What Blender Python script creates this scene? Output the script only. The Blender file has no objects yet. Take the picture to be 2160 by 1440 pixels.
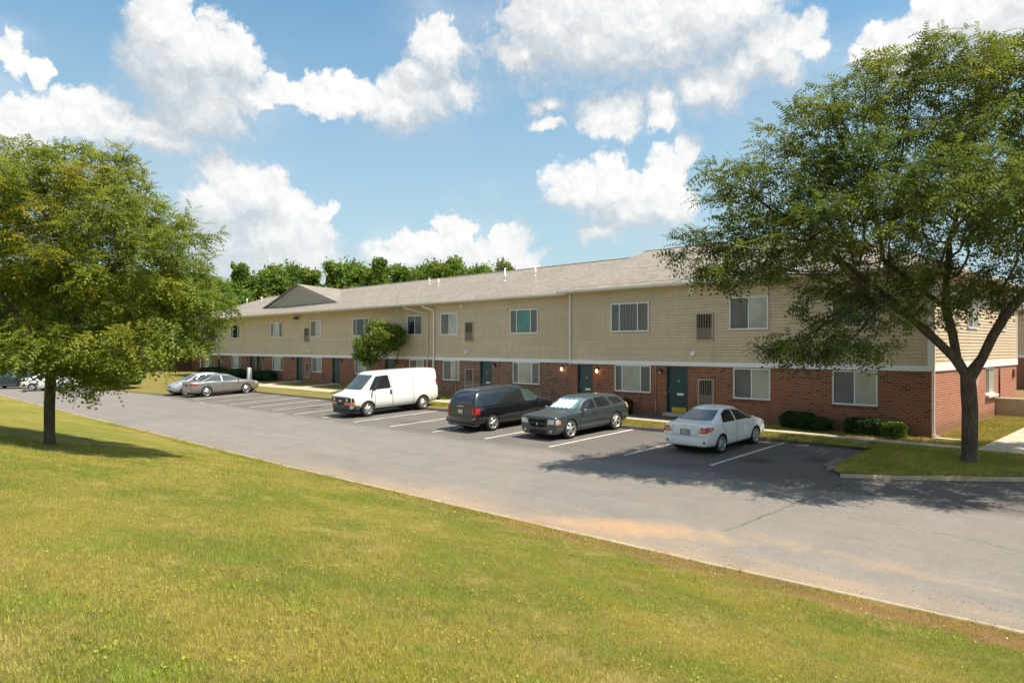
import bpy, bmesh, math, random
import numpy as np
from mathutils import Vector, Matrix
from mathutils.bvhtree import BVHTree
from mathutils.geometry import delaunay_2d_cdt

random.seed(11)
rng = np.random.default_rng(7)
scene = bpy.context.scene
col = scene.collection
R = math.radians

# ------------------------------------------------------------------ tagging
def tag(o, label=None, cat=None, group=None, kind=None):
    if label: o['label'] = label
    if cat: o['category'] = cat
    if group: o['group'] = group
    if kind: o['kind'] = kind
    return o

def empty(name, loc=(0, 0, 0), rz=0, label=None, cat=None, group=None):
    o = bpy.data.objects.new(name, None)
    o.empty_display_size = .3
    o.location = loc
    o.rotation_euler = (0, 0, rz)
    col.objects.link(o)
    return tag(o, label, cat, group)

def link(name, me, mat, parent=None, smooth=False):
    o = bpy.data.objects.new(name, me)
    col.objects.link(o)
    if mat is not None:
        for m in (mat if isinstance(mat, (list, tuple)) else [mat]):
            me.materials.append(m)
    if parent is not None: o.parent = parent
    if smooth:
        me.polygons.foreach_set('use_smooth', [True] * len(me.polygons))
    return o

def children(o):
    return [c for c in bpy.data.objects if c.parent == o]

def copy_tree(o, parent=None):
    c = o.copy()
    col.objects.link(c)
    c.parent = parent
    for ch in children(o):
        copy_tree(ch, c)
    return c

# ------------------------------------------------------------------ mesh builder
class MB:
    def __init__(s):
        s.v = []; s.f = []
    def quad(s, a, b, c, d):
        n = len(s.v); s.v += [tuple(a), tuple(b), tuple(c), tuple(d)]; s.f.append((n, n+1, n+2, n+3)); return s
    def poly(s, pts):
        n = len(s.v); s.v += [tuple(p) for p in pts]; s.f.append(tuple(range(n, n+len(pts)))); return s
    def box(s, x0, x1, y0, y1, z0, z1):
        n = len(s.v)
        s.v += [(x0,y0,z0),(x1,y0,z0),(x1,y1,z0),(x0,y1,z0),(x0,y0,z1),(x1,y0,z1),(x1,y1,z1),(x0,y1,z1)]
        for f in ((0,3,2,1),(4,5,6,7),(0,1,5,4),(1,2,6,5),(2,3,7,6),(3,0,4,7)):
            s.f.append(tuple(n+i for i in f))
        return s
    def slab(s, pts, t):
        """polygon extruded straight down by t"""
        n = len(s.v); k = len(pts)
        s.v += [tuple(p) for p in pts] + [(p[0], p[1], p[2]-t) for p in pts]
        s.f.append(tuple(n+i for i in range(k)))
        s.f.append(tuple(n+k+i for i in reversed(range(k))))
        for i in range(k):
            j = (i+1) % k
            s.f.append((n+i, n+k+i, n+k+j, n+j))
        return s
    def tube(s, pts, r, n=8, cap=True):
        pts = [Vector(p) for p in pts]
        rs = r if isinstance(r, (list, tuple)) else [r]*len(pts)
        base = len(s.v)
        for i, p in enumerate(pts):
            d = (pts[min(i+1, len(pts)-1)] - pts[max(i-1, 0)]).normalized()
            a = d.orthogonal().normalized() if i == 0 else (a - d*a.dot(d)).normalized()
            b = d.cross(a)
            for k in range(n):
                t = 2*math.pi*k/n
                q = p + (a*math.cos(t) + b*math.sin(t))*rs[i]
                s.v.append(tuple(q))
        for i in range(len(pts)-1):
            for k in range(n):
                k2 = (k+1) % n
                s.f.append((base+i*n+k, base+i*n+k2, base+(i+1)*n+k2, base+(i+1)*n+k))
        if cap:
            s.f.append(tuple(base+k for k in reversed(range(n))))
            s.f.append(tuple(base+(len(pts)-1)*n+k for k in range(n)))
        return s
    def lathe(s, prof, n=24, axis='y', cx=0, cy=0, cz=0, sy=1):
        """profile (r, h) revolved round the axis"""
        base = len(s.v)
        for (r, h) in prof:
            for k in range(n):
                t = 2*math.pi*k/n
                if axis == 'y': s.v.append((cx+r*math.cos(t), cy+h*sy, cz+r*math.sin(t)))
                else: s.v.append((cx+r*math.cos(t), cy+r*math.sin(t), cz+h))
        for i in range(len(prof)-1):
            for k in range(n):
                k2 = (k+1) % n
                s.f.append((base+i*n+k, base+i*n+k2, base+(i+1)*n+k2, base+(i+1)*n+k))
        return s
    def mesh(s, name='m'):
        me = bpy.data.meshes.new(name)
        me.from_pydata(s.v, [], s.f)
        me.update()
        return me
    def build(s, name, mat, parent=None, smooth=False, bevel=0, weld=False):
        me = s.mesh(name)
        if weld or smooth:
            bm = bmesh.new(); bm.from_mesh(me)
            bmesh.ops.remove_doubles(bm, verts=bm.verts, dist=1e-5)
            bmesh.ops.recalc_face_normals(bm, faces=bm.faces)
            bm.to_mesh(me); bm.free()
        o = link(name, me, mat, parent, smooth)
        if bevel:
            b = o.modifiers.new('bevel', 'BEVEL'); b.width = bevel; b.segments = 2; b.limit_method = 'ANGLE'
        return o

def np_mesh(name, verts, loops_per_face, idx):
    """fast mesh from numpy: verts (n,3), idx flat loop indices, constant face size"""
    me = bpy.data.meshes.new(name)
    nf = len(idx)//loops_per_face
    me.vertices.add(len(verts)); me.vertices.foreach_set('co', np.asarray(verts, np.float32).ravel())
    me.loops.add(len(idx)); me.loops.foreach_set('vertex_index', np.asarray(idx, np.int32))
    me.polygons.add(nf)
    me.polygons.foreach_set('loop_start', np.arange(0, nf*loops_per_face, loops_per_face, dtype=np.int32))
    me.polygons.foreach_set('loop_total', np.full(nf, loops_per_face, np.int32))
    me.update(calc_edges=True)
    return me

def in_poly(x, y, P):
    c = False; n = len(P); j = n-1
    for i in range(n):
        xi, yi = P[i][0], P[i][1]; xj, yj = P[j][0], P[j][1]
        if (yi > y) != (yj > y) and x < (xj-xi)*(y-yi)/(yj-yi)+xi: c = not c
        j = i
    return c

def sheet(P, zf, res, name, mat, fine=None, kind='structure'):
    """polygon outline filled with a grid, lifted by zf(x, y)"""
    pts = []
    n = len(P)
    for i in range(n):
        a = P[i]; b = P[(i+1) % n]
        L = math.hypot(b[0]-a[0], b[1]-a[1]); k = max(1, int(L/res))
        for j in range(k): pts.append((a[0]+(b[0]-a[0])*j/k, a[1]+(b[1]-a[1])*j/k))
    nb = len(pts)
    xs = [p[0] for p in P]; ys = [p[1] for p in P]
    x = min(xs)
    while x < max(xs):
        y = min(ys)
        while y < max(ys):
            xx = x+random.uniform(-.1, .1)*res; yy = y+random.uniform(-.1, .1)*res
            if in_poly(xx, yy, P): pts.append((xx, yy))
            y += res
        x += res
    v, e, f, *_ = delaunay_2d_cdt([Vector(p) for p in pts], [(i, (i+1) % nb) for i in range(nb)], [list(range(nb))], 1, 1e-4)
    me = bpy.data.meshes.new(name)
    me.from_pydata([(p.x, p.y, zf(p.x, p.y)) for p in v], [], [tuple(q) for q in f])
    bm = bmesh.new(); bm.from_mesh(me)
    bmesh.ops.recalc_face_normals(bm, faces=bm.faces)
    if sum(q.normal.z for q in bm.faces) < 0: bmesh.ops.reverse_faces(bm, faces=bm.faces)
    bm.to_mesh(me); bm.free()
    o = link(name, me, mat, None, True)
    o['kind'] = kind
    return o

# ------------------------------------------------------------------ materials
def mat_new(name):
    m = bpy.data.materials.new(name); m.use_nodes = True
    nt = m.node_tree; b = nt.nodes['Principled BSDF']
    return m, nt, b

class NG:
    """small helper round a node tree"""
    def __init__(s, nt): s.nt = nt
    def n(s, t, **k):
        nd = s.nt.nodes.new(t)
        for a, b in k.items(): setattr(nd, a, b)
        return nd
    def l(s, a, b): s.nt.links.new(a, b)
    def put(s, sock, v):
        if isinstance(v, bpy.types.NodeSocket): s.l(v, sock)
        elif v is not None: sock.default_value = v
    def math(s, op, a, b=None, c=None, clamp=False):
        nd = s.n('ShaderNodeMath', operation=op, use_clamp=clamp)
        s.put(nd.inputs[0], a); s.put(nd.inputs[1], b); s.put(nd.inputs[2], c)
        return nd.outputs[0]
    def vm(s, op, a, b=None, c=None):
        nd = s.n('ShaderNodeVectorMath', operation=op)
        s.put(nd.inputs[0], a)
        if b is not None: s.put(nd.inputs[3] if op == 'SCALE' else nd.inputs[1], b)
        if c is not None: s.put(nd.inputs[2], c)
        return nd.outputs['Value'] if op in ('LENGTH', 'DOT_PRODUCT', 'DISTANCE') else nd.outputs[0]
    def mix(s, f, a, b, blend='MIX'):
        nd = s.n('ShaderNodeMix', data_type='RGBA', blend_type=blend)
        s.put(nd.inputs[0], f); s.put(nd.inputs[6], a); s.put(nd.inputs[7], b)
        return nd.outputs[2]
    def ramp(s, v, lo, hi, a=0., b=1., smooth=True):
        nd = s.n('ShaderNodeMapRange', interpolation_type='SMOOTHSTEP' if smooth else 'LINEAR')
        s.put(nd.inputs[0], v); s.put(nd.inputs[1], lo); s.put(nd.inputs[2], hi)
        s.put(nd.inputs[3], a); s.put(nd.inputs[4], b)
        return nd.outputs[0]
    def noise(s, vec, scale, detail=4, rough=.5, dist=0):
        nd = s.n('ShaderNodeTexNoise')
        s.put(nd.inputs['Vector'], vec)
        nd.inputs['Scale'].default_value = scale; nd.inputs['Detail'].default_value = detail
        nd.inputs['Roughness'].default_value = rough; nd.inputs['Distortion'].default_value = dist
        return nd.outputs['Fac'], nd.outputs['Color']
    def bump(s, h, strength, dist, bsdf):
        nd = s.n('ShaderNodeBump'); nd.inputs['Strength'].default_value = strength
        nd.inputs['Distance'].default_value = dist
        s.l(h, nd.inputs['Height']); s.l(nd.outputs[0], bsdf.inputs['Normal'])
    def pos(s):
        return s.n('ShaderNodeNewGeometry').outputs['Position']
    def obj(s):
        return s.n('ShaderNodeTexCoord').outputs['Object']
    def sep(s, v):
        nd = s.n('ShaderNodeSeparateXYZ'); s.l(v, nd.inputs[0]); return nd.outputs
    def comb(s, x, y, z):
        nd = s.n('ShaderNodeCombineXYZ'); s.put(nd.inputs[0], x); s.put(nd.inputs[1], y); s.put(nd.inputs[2], z)
        return nd.outputs[0]

def C(r, g, b): return (r, g, b, 1)

def simple(name, c, rough=.6, metal=0., var=.12, scale=6, coat=0, bump=0, spec=None):
    m, nt, b = mat_new(name); g = NG(nt)
    f, _ = g.noise(g.obj(), scale, 5, .6)
    v = g.ramp(f, .3, .7, 1-var, 1+var, False)
    b.inputs['Roughness'].default_value = rough; b.inputs['Metallic'].default_value = metal
    b.inputs['Coat Weight'].default_value = coat
    if spec is not None: b.inputs['Specular IOR Level'].default_value = spec
    cc = g.vm('SCALE', tuple(c), v)
    g.l(cc, b.inputs['Base Color'])
    if bump:
        g.bump(g.noise(g.obj(), 60, 3)[0], bump, .01, b)
    return m
M = {}
M['trim'] = simple('white_trim', (.74, .75, .74), .5, var=.05)
M['frame'] = simple('white_vinyl', (.72, .72, .72), .35, var=.03)
M['downspout'] = simple('cream_downspout', (.74, .69, .58), .4, var=.06)
M['gutter'] = simple('gutter_metal', (.66, .63, .57), .4, var=.08, scale=1.5)
M['pvc'] = simple('pvc', (.78, .78, .76), .4, var=.03)
M['teal'] = simple('teal_door_paint', (.012, .042, .045), .42, var=.12)
M['kick'] = simple('brass_kick_plate', (.55, .38, .03), .4, .3)
M['white'] = simple('white_enamel', (.8, .8, .8), .4, var=.02)
M['black'] = simple('black_plastic', (.014, .014, .015), .45, var=.1)
M['darkmetal'] = simple('dark_bronze_metal', (.02, .017, .014), .5, .2)
M['blackhole'] = simple('black_void', (.004, .004, .004), .9, var=0)
M['tan_wall'] = simple('tan_stucco', (.42, .31, .20), .9, var=.1, scale=3, bump=.2)
M['cap'] = simple('pale_cap', (.62, .58, .5), .8)
M['concrete'] = simple('concrete', (.46, .39, .29), .9, var=.16, scale=5, bump=.3)
M['conduit'] = simple('tan_conduit', (.34, .23, .15), .6)
M['steel'] = simple('galvanised', (.35, .35, .36), .45, .6)
M['sleeve'] = simple('vent_panel', (.16, .125, .095), .55, var=.1)
M['sleeve_frame'] = simple('vent_frame', (.42, .35, .26), .5)
M['slat'] = simple('vent_slat', (.20, .15, .11), .5)

def m_glass(name, c, rough=.06, cover=None):
    m, nt, b = mat_new(name); g = NG(nt)
    f, _ = g.noise(g.obj(), 1.1, 3, .5)
    g.l(g.vm('SCALE', tuple(c), g.ramp(f, .3, .7, .82, 1.15)), b.inputs['Base Color'])
    b.inputs['Roughness'].default_value = rough
    b.inputs['IOR'].default_value = 1.5
    return m
M['pane_screen'] = m_glass('insect_screen_pane', (.12, .12, .11), .4)
M['pane_blind'] = m_glass('pane_over_green_blind', (.36, .37, .31), .08)
M['pane_dark'] = m_glass('dark_pane', (.022, .024, .024), .04)
M['pane_teal'] = m_glass('pane_over_teal_curtain', (.035, .19, .155), .05)

def m_curtain():
    m, nt, b = mat_new('pane_over_curtain'); g = NG(nt)
    s = g.sep(g.obj())
    w = g.math('SINE', g.math('MULTIPLY', g.math('ADD', s[0], g.math('MULTIPLY', g.noise(g.obj(), 3, 2)[0], .15)), 46))
    g.l(g.mix(g.ramp(w, -.6, 1), C(.07, .068, .062), C(.15, .148, .135)), b.inputs['Base Color'])
    b.inputs['Roughness'].default_value = .06
    return m
M['pane_curtain'] = m_curtain()

def m_brick(name, c1, c2, cd, mortar, dark_amt=.18, side=False, stain=False):
    m, nt, b = mat_new(name); g = NG(nt)
    s = g.sep(g.obj())
    vec = g.comb(g.math('ADD', s[0], s[1]), s[2], 0.)
    wob = g.noise(g.obj(), 9, 2)[1]
    vec2 = g.vm('ADD', vec, g.vm('SCALE', g.vm('SUBTRACT', wob, (.5, .5, .5)), .006))
    br = g.n('ShaderNodeTexBrick')
    g.l(vec2, br.inputs['Vector'])
    br.inputs['Scale'].default_value = 1
    br.inputs['Brick Width'].default_value = .235
    br.inputs['Row Height'].default_value = .0815
    br.inputs['Mortar Size'].default_value = .0125
    br.inputs['Mortar Smooth'].default_value = .25
    br.inputs['Color1'].default_value = C(0, 0, 0); br.inputs['Color2'].default_value = C(1, 1, 1)
    br.inputs['Mortar'].default_value = C(.5, .5, .5)
    rnd = br.outputs['Color']
    base = g.mix(rnd, C(*c1), C(*c2))
    dk = g.ramp(rnd, 1-dark_amt, 1-dark_amt+.03)
    base = g.mix(dk, base, C(*cd))
    f = g.noise(g.obj(), 14, 5, .65)[0]
    base = g.mix(1., base, g.comb(g.ramp(f, .25, .75, .72, 1.25, False), g.ramp(f, .25, .75, .72, 1.25, False), g.ramp(f, .25, .75, .75, 1.2, False)), 'MULTIPLY')
    big = g.noise(g.obj(), .7, 4, .6)[0]
    base = g.mix(g.ramp(big, .42, .72, 0, .35), base, C(c1[0]*.75, c1[1]*.85, c1[2]*.9))
    colr = g.mix(br.outputs['Fac'], base, C(*mortar))
    # soil splash on the lowest courses
    zn = g.math('ADD', s[2], g.math('MULTIPLY', g.noise(g.obj(), 1.6, 4, .6)[0], -.5))
    colr = g.mix(g.ramp(zn, .02, .30, .75, 0), colr, C(.20, .105, .055))
    if stain:
        e = g.noise(g.obj(), 2.2, 6, .7, .6)[0]
        yy = g.ramp(g.math('ABSOLUTE', g.math('SUBTRACT', s[1], 2.2)), .5, 2.0, 1, 0)
        zz = g.ramp(s[2], .9, 2.1, 0, 1)
        k = g.math('MULTIPLY', g.math('MULTIPLY', yy, zz), g.ramp(e, .42, .62))
        k2 = g.math('MULTIPLY', g.ramp(e, .58, .75), .35)
        k = g.math('MAXIMUM', g.math('MULTIPLY', k, .95), k2)
        colr = g.mix(k, colr, C(.52, .45, .40))
    g.l(colr, b.inputs['Base Color'])
    b.inputs['Roughness'].default_value = .88
    h = g.math('SUBTRACT', g.math('MULTIPLY', f, .25), br.outputs['Fac'])
    g.bump(h, .8, .008, b)
    return m
M['brick'] = m_brick('red_brick', (.215, .052, .022), (.275, .080, .036), (.065, .026, .018), (.32, .215, .13), .13)
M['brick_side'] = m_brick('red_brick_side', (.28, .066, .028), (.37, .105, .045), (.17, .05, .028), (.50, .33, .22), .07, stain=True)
M['brick_brown'] = m_brick('brown_brick', (.19, .085, .05), (.235, .115, .07), (.06, .032, .022), (.31, .22, .145), .24)
M['brick_sill'] = simple('brick_sill', (.17, .065, .045), .9, var=.3, scale=20)

def m_siding():
    m, nt, b = mat_new('tan_vinyl_siding'); g = NG(nt)
    s = g.sep(g.obj())
    row = g.math('FLOOR', g.math('DIVIDE', s[2], .127))
    joint = g.comb(g.math('FLOOR', g.math('DIVIDE', g.math('ADD', g.math('ADD', s[0], s[1]), g.math('MULTIPLY', row, 1.37)), 3.66)), row, 0.)
    wn = g.n('ShaderNodeTexWhiteNoise', noise_dimensions='3D'); g.l(joint, wn.inputs['Vector'])
    v = g.ramp(wn.outputs['Value'], 0, 1, .95, 1.04, False)
    f = g.noise(g.obj(), .8, 5, .6)[0]
    v = g.math('MULTIPLY', v, g.ramp(f, .3, .7, .94, 1.06, False))
    # faint run-off streaks
    st = g.noise(g.comb(g.math('MULTIPLY', g.math('ADD', s[0], s[1]), 6), g.math('MULTIPLY', s[2], .4), 0.), 1.5, 5, .7)[0]
    v = g.math('MULTIPLY', v, g.ramp(st, .35, .65, .90, 1.05, False))
    g.l(g.vm('SCALE', (.58, .465, .31), v), b.inputs['Base Color'])
    b.inputs['Roughness'].default_value = .5
    b.inputs['Specular IOR Level'].default_value = .35
    return m
M['siding'] = m_siding()

def m_roof():
    m, nt, b = mat_new('asphalt_shingles'); g = NG(nt)
    s = g.sep(g.obj())
    vec = g.comb(g.math('ADD', s[0], g.math('MULTIPLY', g.noise(g.obj(), 3, 2)[0], .1)), g.math('MULTIPLY', s[2], 2.6), 0.)
    br = g.n('ShaderNodeTexBrick'); g.l(vec, br.inputs['Vector'])
    br.inputs['Scale'].default_value = 1; br.inputs['Brick Width'].default_value = .22; br.inputs['Row Height'].default_value = .14
    br.inputs['Mortar Size'].default_value = .006; br.inputs['Color1'].default_value = C(0, 0, 0); br.inputs['Color2'].default_value = C(1, 1, 1)
    br.inputs['Mortar'].default_value = C(.2, .2, .2)
    a = g.mix(br.outputs['Color'], C(.19, .165, .14), C(.31, .27, .23))
    n2 = g.noise(g.obj(), 2.2, 5, .7)[0]
    a = g.mix(g.ramp(n2, .45, .62, 0, .5), a, C(.27, .225, .19))
    n3 = g.noise(g.obj(), 35, 3, .7)[0]
    a = g.vm('SCALE', a, g.ramp(n3, .25, .75, .8, 1.2, False))
    n4 = g.noise(g.obj(), .25, 3, .6)[0]
    a = g.vm('SCALE', a, g.ramp(n4, .3, .7, .92, 1.07, False))
    g.l(a, b.inputs['Base Color']); b.inputs['Roughness'].default_value = .95
    g.bump(g.math('SUBTRACT', n3, br.outputs['Fac']), .5, .01, b)
    return m
M['roof'] = m_roof()

def m_asphalt():
    m, nt, b = mat_new('worn_asphalt'); g = NG(nt)
    P = g.pos(); s = g.sep(P)
    fine = g.noise(P, 55, 4, .75)[0]
    v1 = g.n('ShaderNodeTexVoronoi'); v1.inputs['Scale'].default_value = 38; g.l(P, v1.inputs['Vector'])
    agg = g.ramp(v1.outputs['Distance'], .0, .22, 1, 0)
    aggc = g.math('MULTIPLY', agg, g.ramp(g.sep(v1.outputs['Color'])[0], .62, .8))
    mid = g.noise(P, 1.3, 6, .62)[0]
    big = g.noise(P, .16, 4, .6, .8)[0]
    base = g.mix(g.ramp(big, .3, .7), C(.198, .181, .163), C(.218, .199, .178))
    # the stalls: newer, browner and darker surface
    edge = g.math('ADD', s[1], g.math('MULTIPLY', g.noise(P, .5, 4, .6)[0], 1.6))
    stall = g.ramp(edge, -9.2, -8.3)
    base = g.mix(g.math('MULTIPLY', stall, .85), base, g.mix(g.ramp(big, .3, .7), C(.122, .108, .098), C(.150, .133, .119)))
    base = g.vm('SCALE', base, g.ramp(mid, .3, .7, .93, 1.07, False))
    # long streaks in the driving direction
    stv = g.comb(g.math('MULTIPLY', s[0], .22), g.math('MULTIPLY', s[1], 1.6), 0.)
    sk = g.noise(stv, 1.1, 5, .65)[0]
    base = g.vm('SCALE', base, g.ramp(sk, .35, .7, .95, 1.06, False))
    base = g.vm('SCALE', base, g.ramp(fine, .25, .75, .70, 1.30, False))
    base = g.vm('SCALE', base, g.ramp(g.noise(P, 16, 3, .8)[0], .3, .7, .88, 1.12, False))
    base = g.mix(g.math('MULTIPLY', aggc, .75), base, C(.46, .41, .35))
    v3 = g.n('ShaderNodeTexVoronoi'); v3.inputs['Scale'].default_value = 9; g.l(P, v3.inputs['Vector'])
    grit = g.math('MULTIPLY', g.ramp(v3.outputs['Distance'], .0, .16, 1, 0), g.ramp(g.sep(v3.outputs['Color'])[1], .80, .88))
    base = g.mix(g.math('MULTIPLY', grit, .6), base, C(.52, .45, .37))
    # oil spots inside the stalls
    vo = g.n('ShaderNodeTexVoronoi'); vo.inputs['Scale'].default_value = .36; g.l(g.vm('ADD', P, g.vm('SCALE', g.noise(P, 1.4, 3)[1], .5)), vo.inputs['Vector'])
    oil = g.math('MULTIPLY', g.ramp(vo.outputs['Distance'], .05, .26, .65, 0), stall)
    base = g.mix(oil, base, C(.05, .046, .044))
    # bright scuffs
    sc = g.noise(g.comb(g.math('MULTIPLY', s[0], .8), g.math('MULTIPLY', s[1], 2.), 0.), 1.7, 4, .7)[0]
    base = g.mix(g.ramp(sc, .66, .74, 0, .3), base, C(.34, .30, .26))
    # tar line where two pours meet
    wob = g.math('MULTIPLY', g.math('SUBTRACT', g.noise(P, 1.2, 4, .6)[0], .5), .35)
    cr = g.math('ABSOLUTE', g.math('ADD', g.math('SUBTRACT', s[0], .26), wob))
    crm = g.math('MULTIPLY', g.ramp(cr, .015, .05, .42, 0), g.ramp(s[1], -14.6, -14.3))
    base = g.mix(crm, base, C(.05, .047, .045))
    def crack(px, py, dx, dy, L, w=.014, k=.5, ns=2.1, na=.5):
        # crack along direction d from point p
        ux = g.math('ADD', g.math('MULTIPLY', g.math('SUBTRACT', s[0], px), dx), g.math('MULTIPLY', g.math('SUBTRACT', s[1], py), dy))
        vx = g.math('ADD', g.math('MULTIPLY', g.math('SUBTRACT', s[0], px), -dy), g.math('MULTIPLY', g.math('SUBTRACT', s[1], py), dx))
        wv = g.math('ADD', vx, g.math('MULTIPLY', g.math('SUBTRACT', g.noise(P, ns, 5, .7)[0], .5), na))
        mk = g.ramp(g.math('ABSOLUTE', wv), w*.4, w*1.6, k, 0)
        mk = g.math('MULTIPLY', mk, g.ramp(g.math('ABSOLUTE', ux), L*.5-.3, L*.5, 1, 0))
        return mk
    for c in ((-9, -12.2, .98, .2, 9), (-20, -13, .99, -.12, 12), (-3, -12.8, .9, .43, 6), (2, -11.5, .97, -.25, 6), (-13, -9.9, 1, 0.02, 26), (-38, -12.5, .99, .1, 20)):
        base = g.mix(crack(*c), base, C(.05, .047, .045))
    # orange silt washed from the verge, thickest at the outlet by the tar line
    n5 = g.noise(g.comb(g.math('MULTIPLY', s[0], .35), s[1], 0.), 1.1, 6, .6, .4)[0]
    yk = g.math('SUBTRACT', s[1], g.math('MULTIPLY', g.math('SUBTRACT', n5, .5), 3.0))
    along = g.ramp(s[0], -18, -5)
    strip = g.math('MULTIPLY', g.ramp(yk, -16.9, -15.0, .8, 0), along)
    px = g.math('SUBTRACT', s[0], -1.25); py = g.math('SUBTRACT', s[1], -15.5)
    ux = g.math('ADD', g.math('MULTIPLY', px, .93), g.math('MULTIPLY', py, .36))
    uy = g.math('SUBTRACT', g.math('MULTIPLY', py, .93), g.math('MULTIPLY', px, .36))
    d = g.math('SQRT', g.math('ADD', g.math('POWER', g.math('DIVIDE', ux, 2.0), 2), g.math('POWER', g.math('DIVIDE', uy, .62), 2)))
    d = g.math('ADD', d, g.math('MULTIPLY', g.math('SUBTRACT', g.noise(P, 1.5, 6, .65, .8)[0], .5), 2.1))
    blob = g.ramp(d, .3, 1.5, 1, 0)
    px2 = g.math('SUBTRACT', s[0], 3.3); py2 = g.math('SUBTRACT', s[1], g.math('SUBTRACT', -14.55, g.math('MULTIPLY', px2, .12)))
    d2 = g.math('ADD', g.math('ABSOLUTE', py2), g.math('MULTIPLY', g.math('SUBTRACT', g.noise(P, 1.1, 6, .7, .5)[0], .42), 2.2))
    tail = g.math('MULTIPLY', g.ramp(d2, .05, .6, .5, 0), g.ramp(g.math('ABSOLUTE', px2), 1.8, 3.6, 1, 0))
    silt = g.math('MAXIMUM', g.math('MAXIMUM', strip, blob), tail)
    silt = g.math('MULTIPLY', silt, g.math('MULTIPLY', g.ramp(fine, .25, .65, .75, 1), g.ramp(g.noise(P, 7, 4, .7)[0], .3, .55, .7, 1)))
    base = g.mix(silt, base, g.mix(g.math('MULTIPLY', blob, g.ramp(n5, .35, .6)), C(.37, .265, .17), C(.42, .26, .15)))
    g.l(base, b.inputs['Base Color'])
    b.inputs['Roughness'].default_value = .95
    b.inputs['Specular IOR Level'].default_value = .12
    hb = g.math('ADD', fine, g.math('MULTIPLY', agg, .4))
    g.bump(hb, .5, .006, b)
    return m
M['asphalt'] = m_asphalt()
M['kerb_dark'] = simple('asphalt_kerb', (.10, .085, .075), .9, var=.3, scale=9, bump=.5)
M['kerb_pale'] = simple('sandy_concrete_kerb', (.40, .31, .20), .9, var=.2, scale=7, bump=.4)

def m_paint_line():
    m, nt, b = mat_new('worn_white_road_paint'); g = NG(nt)
    P = g.pos()
    f = g.noise(P, 18, 6, .75)[0]
    f2 = g.noise(P, 1.3, 3, .6)[0]
    k = g.math('MULTIPLY', g.ramp(f, .32, .50), g.ramp(f2, .3, .55, .5, 1))
    g.l(g.mix(k, C(.14, .13, .12), C(.72, .69, .63)), b.inputs['Base Color'])
    b.inputs['Roughness'].default_value = .8
    return m
M['line'] = m_paint_line()

def grass_color(g, P, shade_var=None):
    """patchy mown grass, world coordinates; green, yellowed and straw areas"""
    s = g.sep(P)
    n1 = g.noise(P, .42, 5, .62, .5)[0]
    n2 = g.noise(g.vm('ADD', P, (31, 7, 0)), 1.1, 5, .65, .4)[0]
    n3 = g.noise(g.vm('ADD', P, (5, 57, 0)), 4.5, 4, .7)[0]
    n4 = g.noise(g.comb(g.math('ADD', g.math('MULTIPLY', s[0], .35), g.math('MULTIPLY', s[1], .9)), g.math('MULTIPLY', s[0], .2), 3.), .9, 4, .6)[0]
    base = g.mix(g.ramp(n1, .38, .62), C(.210, .225, .034), C(.335, .275, .060))
    base = g.mix(g.ramp(n2, .50, .66, 0, .65), base, C(.20, .26, .030))
    base = g.mix(g.ramp(n2, .47, .33, 0, .7), base, C(.42, .33, .11))
    base = g.mix(g.ramp(n4, .54, .70, 0, .5), base, C(.36, .30, .042))
    base = g.mix(g.ramp(n3, .55, .75, 0, .45), base, C(.43, .345, .14))
    return base, n2, n3

def m_grass(name, dirt=0, green=0, near=True):
    m, nt, b = mat_new(name); g = NG(nt)
    P = g.pos(); s = g.sep(P)
    base, n2, n3 = grass_color(g, P)
    if green: base = g.mix(green, base, C(.12, .18, .03))
    f = g.noise(P, 26, 4, .8)[0]
    ff = g.noise(P, 90, 2, .8)[0]
    base = g.vm('SCALE', base, g.ramp(f, .25, .75, .55, 1.3, False))
    base = g.vm('SCALE', base, g.ramp(ff, .25, .75, .8, 1.2, False))
    if dirt:
        # worn reddish earth along the verge
        d = g.math('SUBTRACT', -17.1, s[1])
        e = g.math('ADD', d, g.math('MULTIPLY', g.math('SUBTRACT', g.noise(P, 1.6, 5, .7)[0], .5), 2.2))
        k = g.math('MULTIPLY', g.ramp(e, .05, .75, .9, 0), g.ramp(s[0], -14, 0, .35, 1))
        base = g.mix(k, base, C(.33, .17, .085))
        for (tx, ty, tr) in ((-14.1, -22.7, .8), (2.08, -4.37, .55)):
            dd = g.vm('LENGTH', g.vm('SUBTRACT', g.comb(s[0], s[1], 0.), (tx, ty, 0)))
            dd = g.math('ADD', dd, g.math('MULTIPLY', g.noise(P, 5, 3)[0], .5))
            base = g.mix(g.ramp(dd, tr, tr+.35, .85, 0), base, C(.17, .06, .03))
    g.l(base, b.inputs['Base Color'])
    b.inputs['Roughness'].default_value = .9
    b.inputs['Specular IOR Level'].default_value = .15
    g.bump(g.math('ADD', f, g.math('MULTIPLY', ff, .5)), 1., .05, b)
    return m
M['lawn'] = m_grass('lawn_turf', dirt=1)
M['verge'] = m_grass('verge_turf', dirt=1, green=.5)

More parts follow.
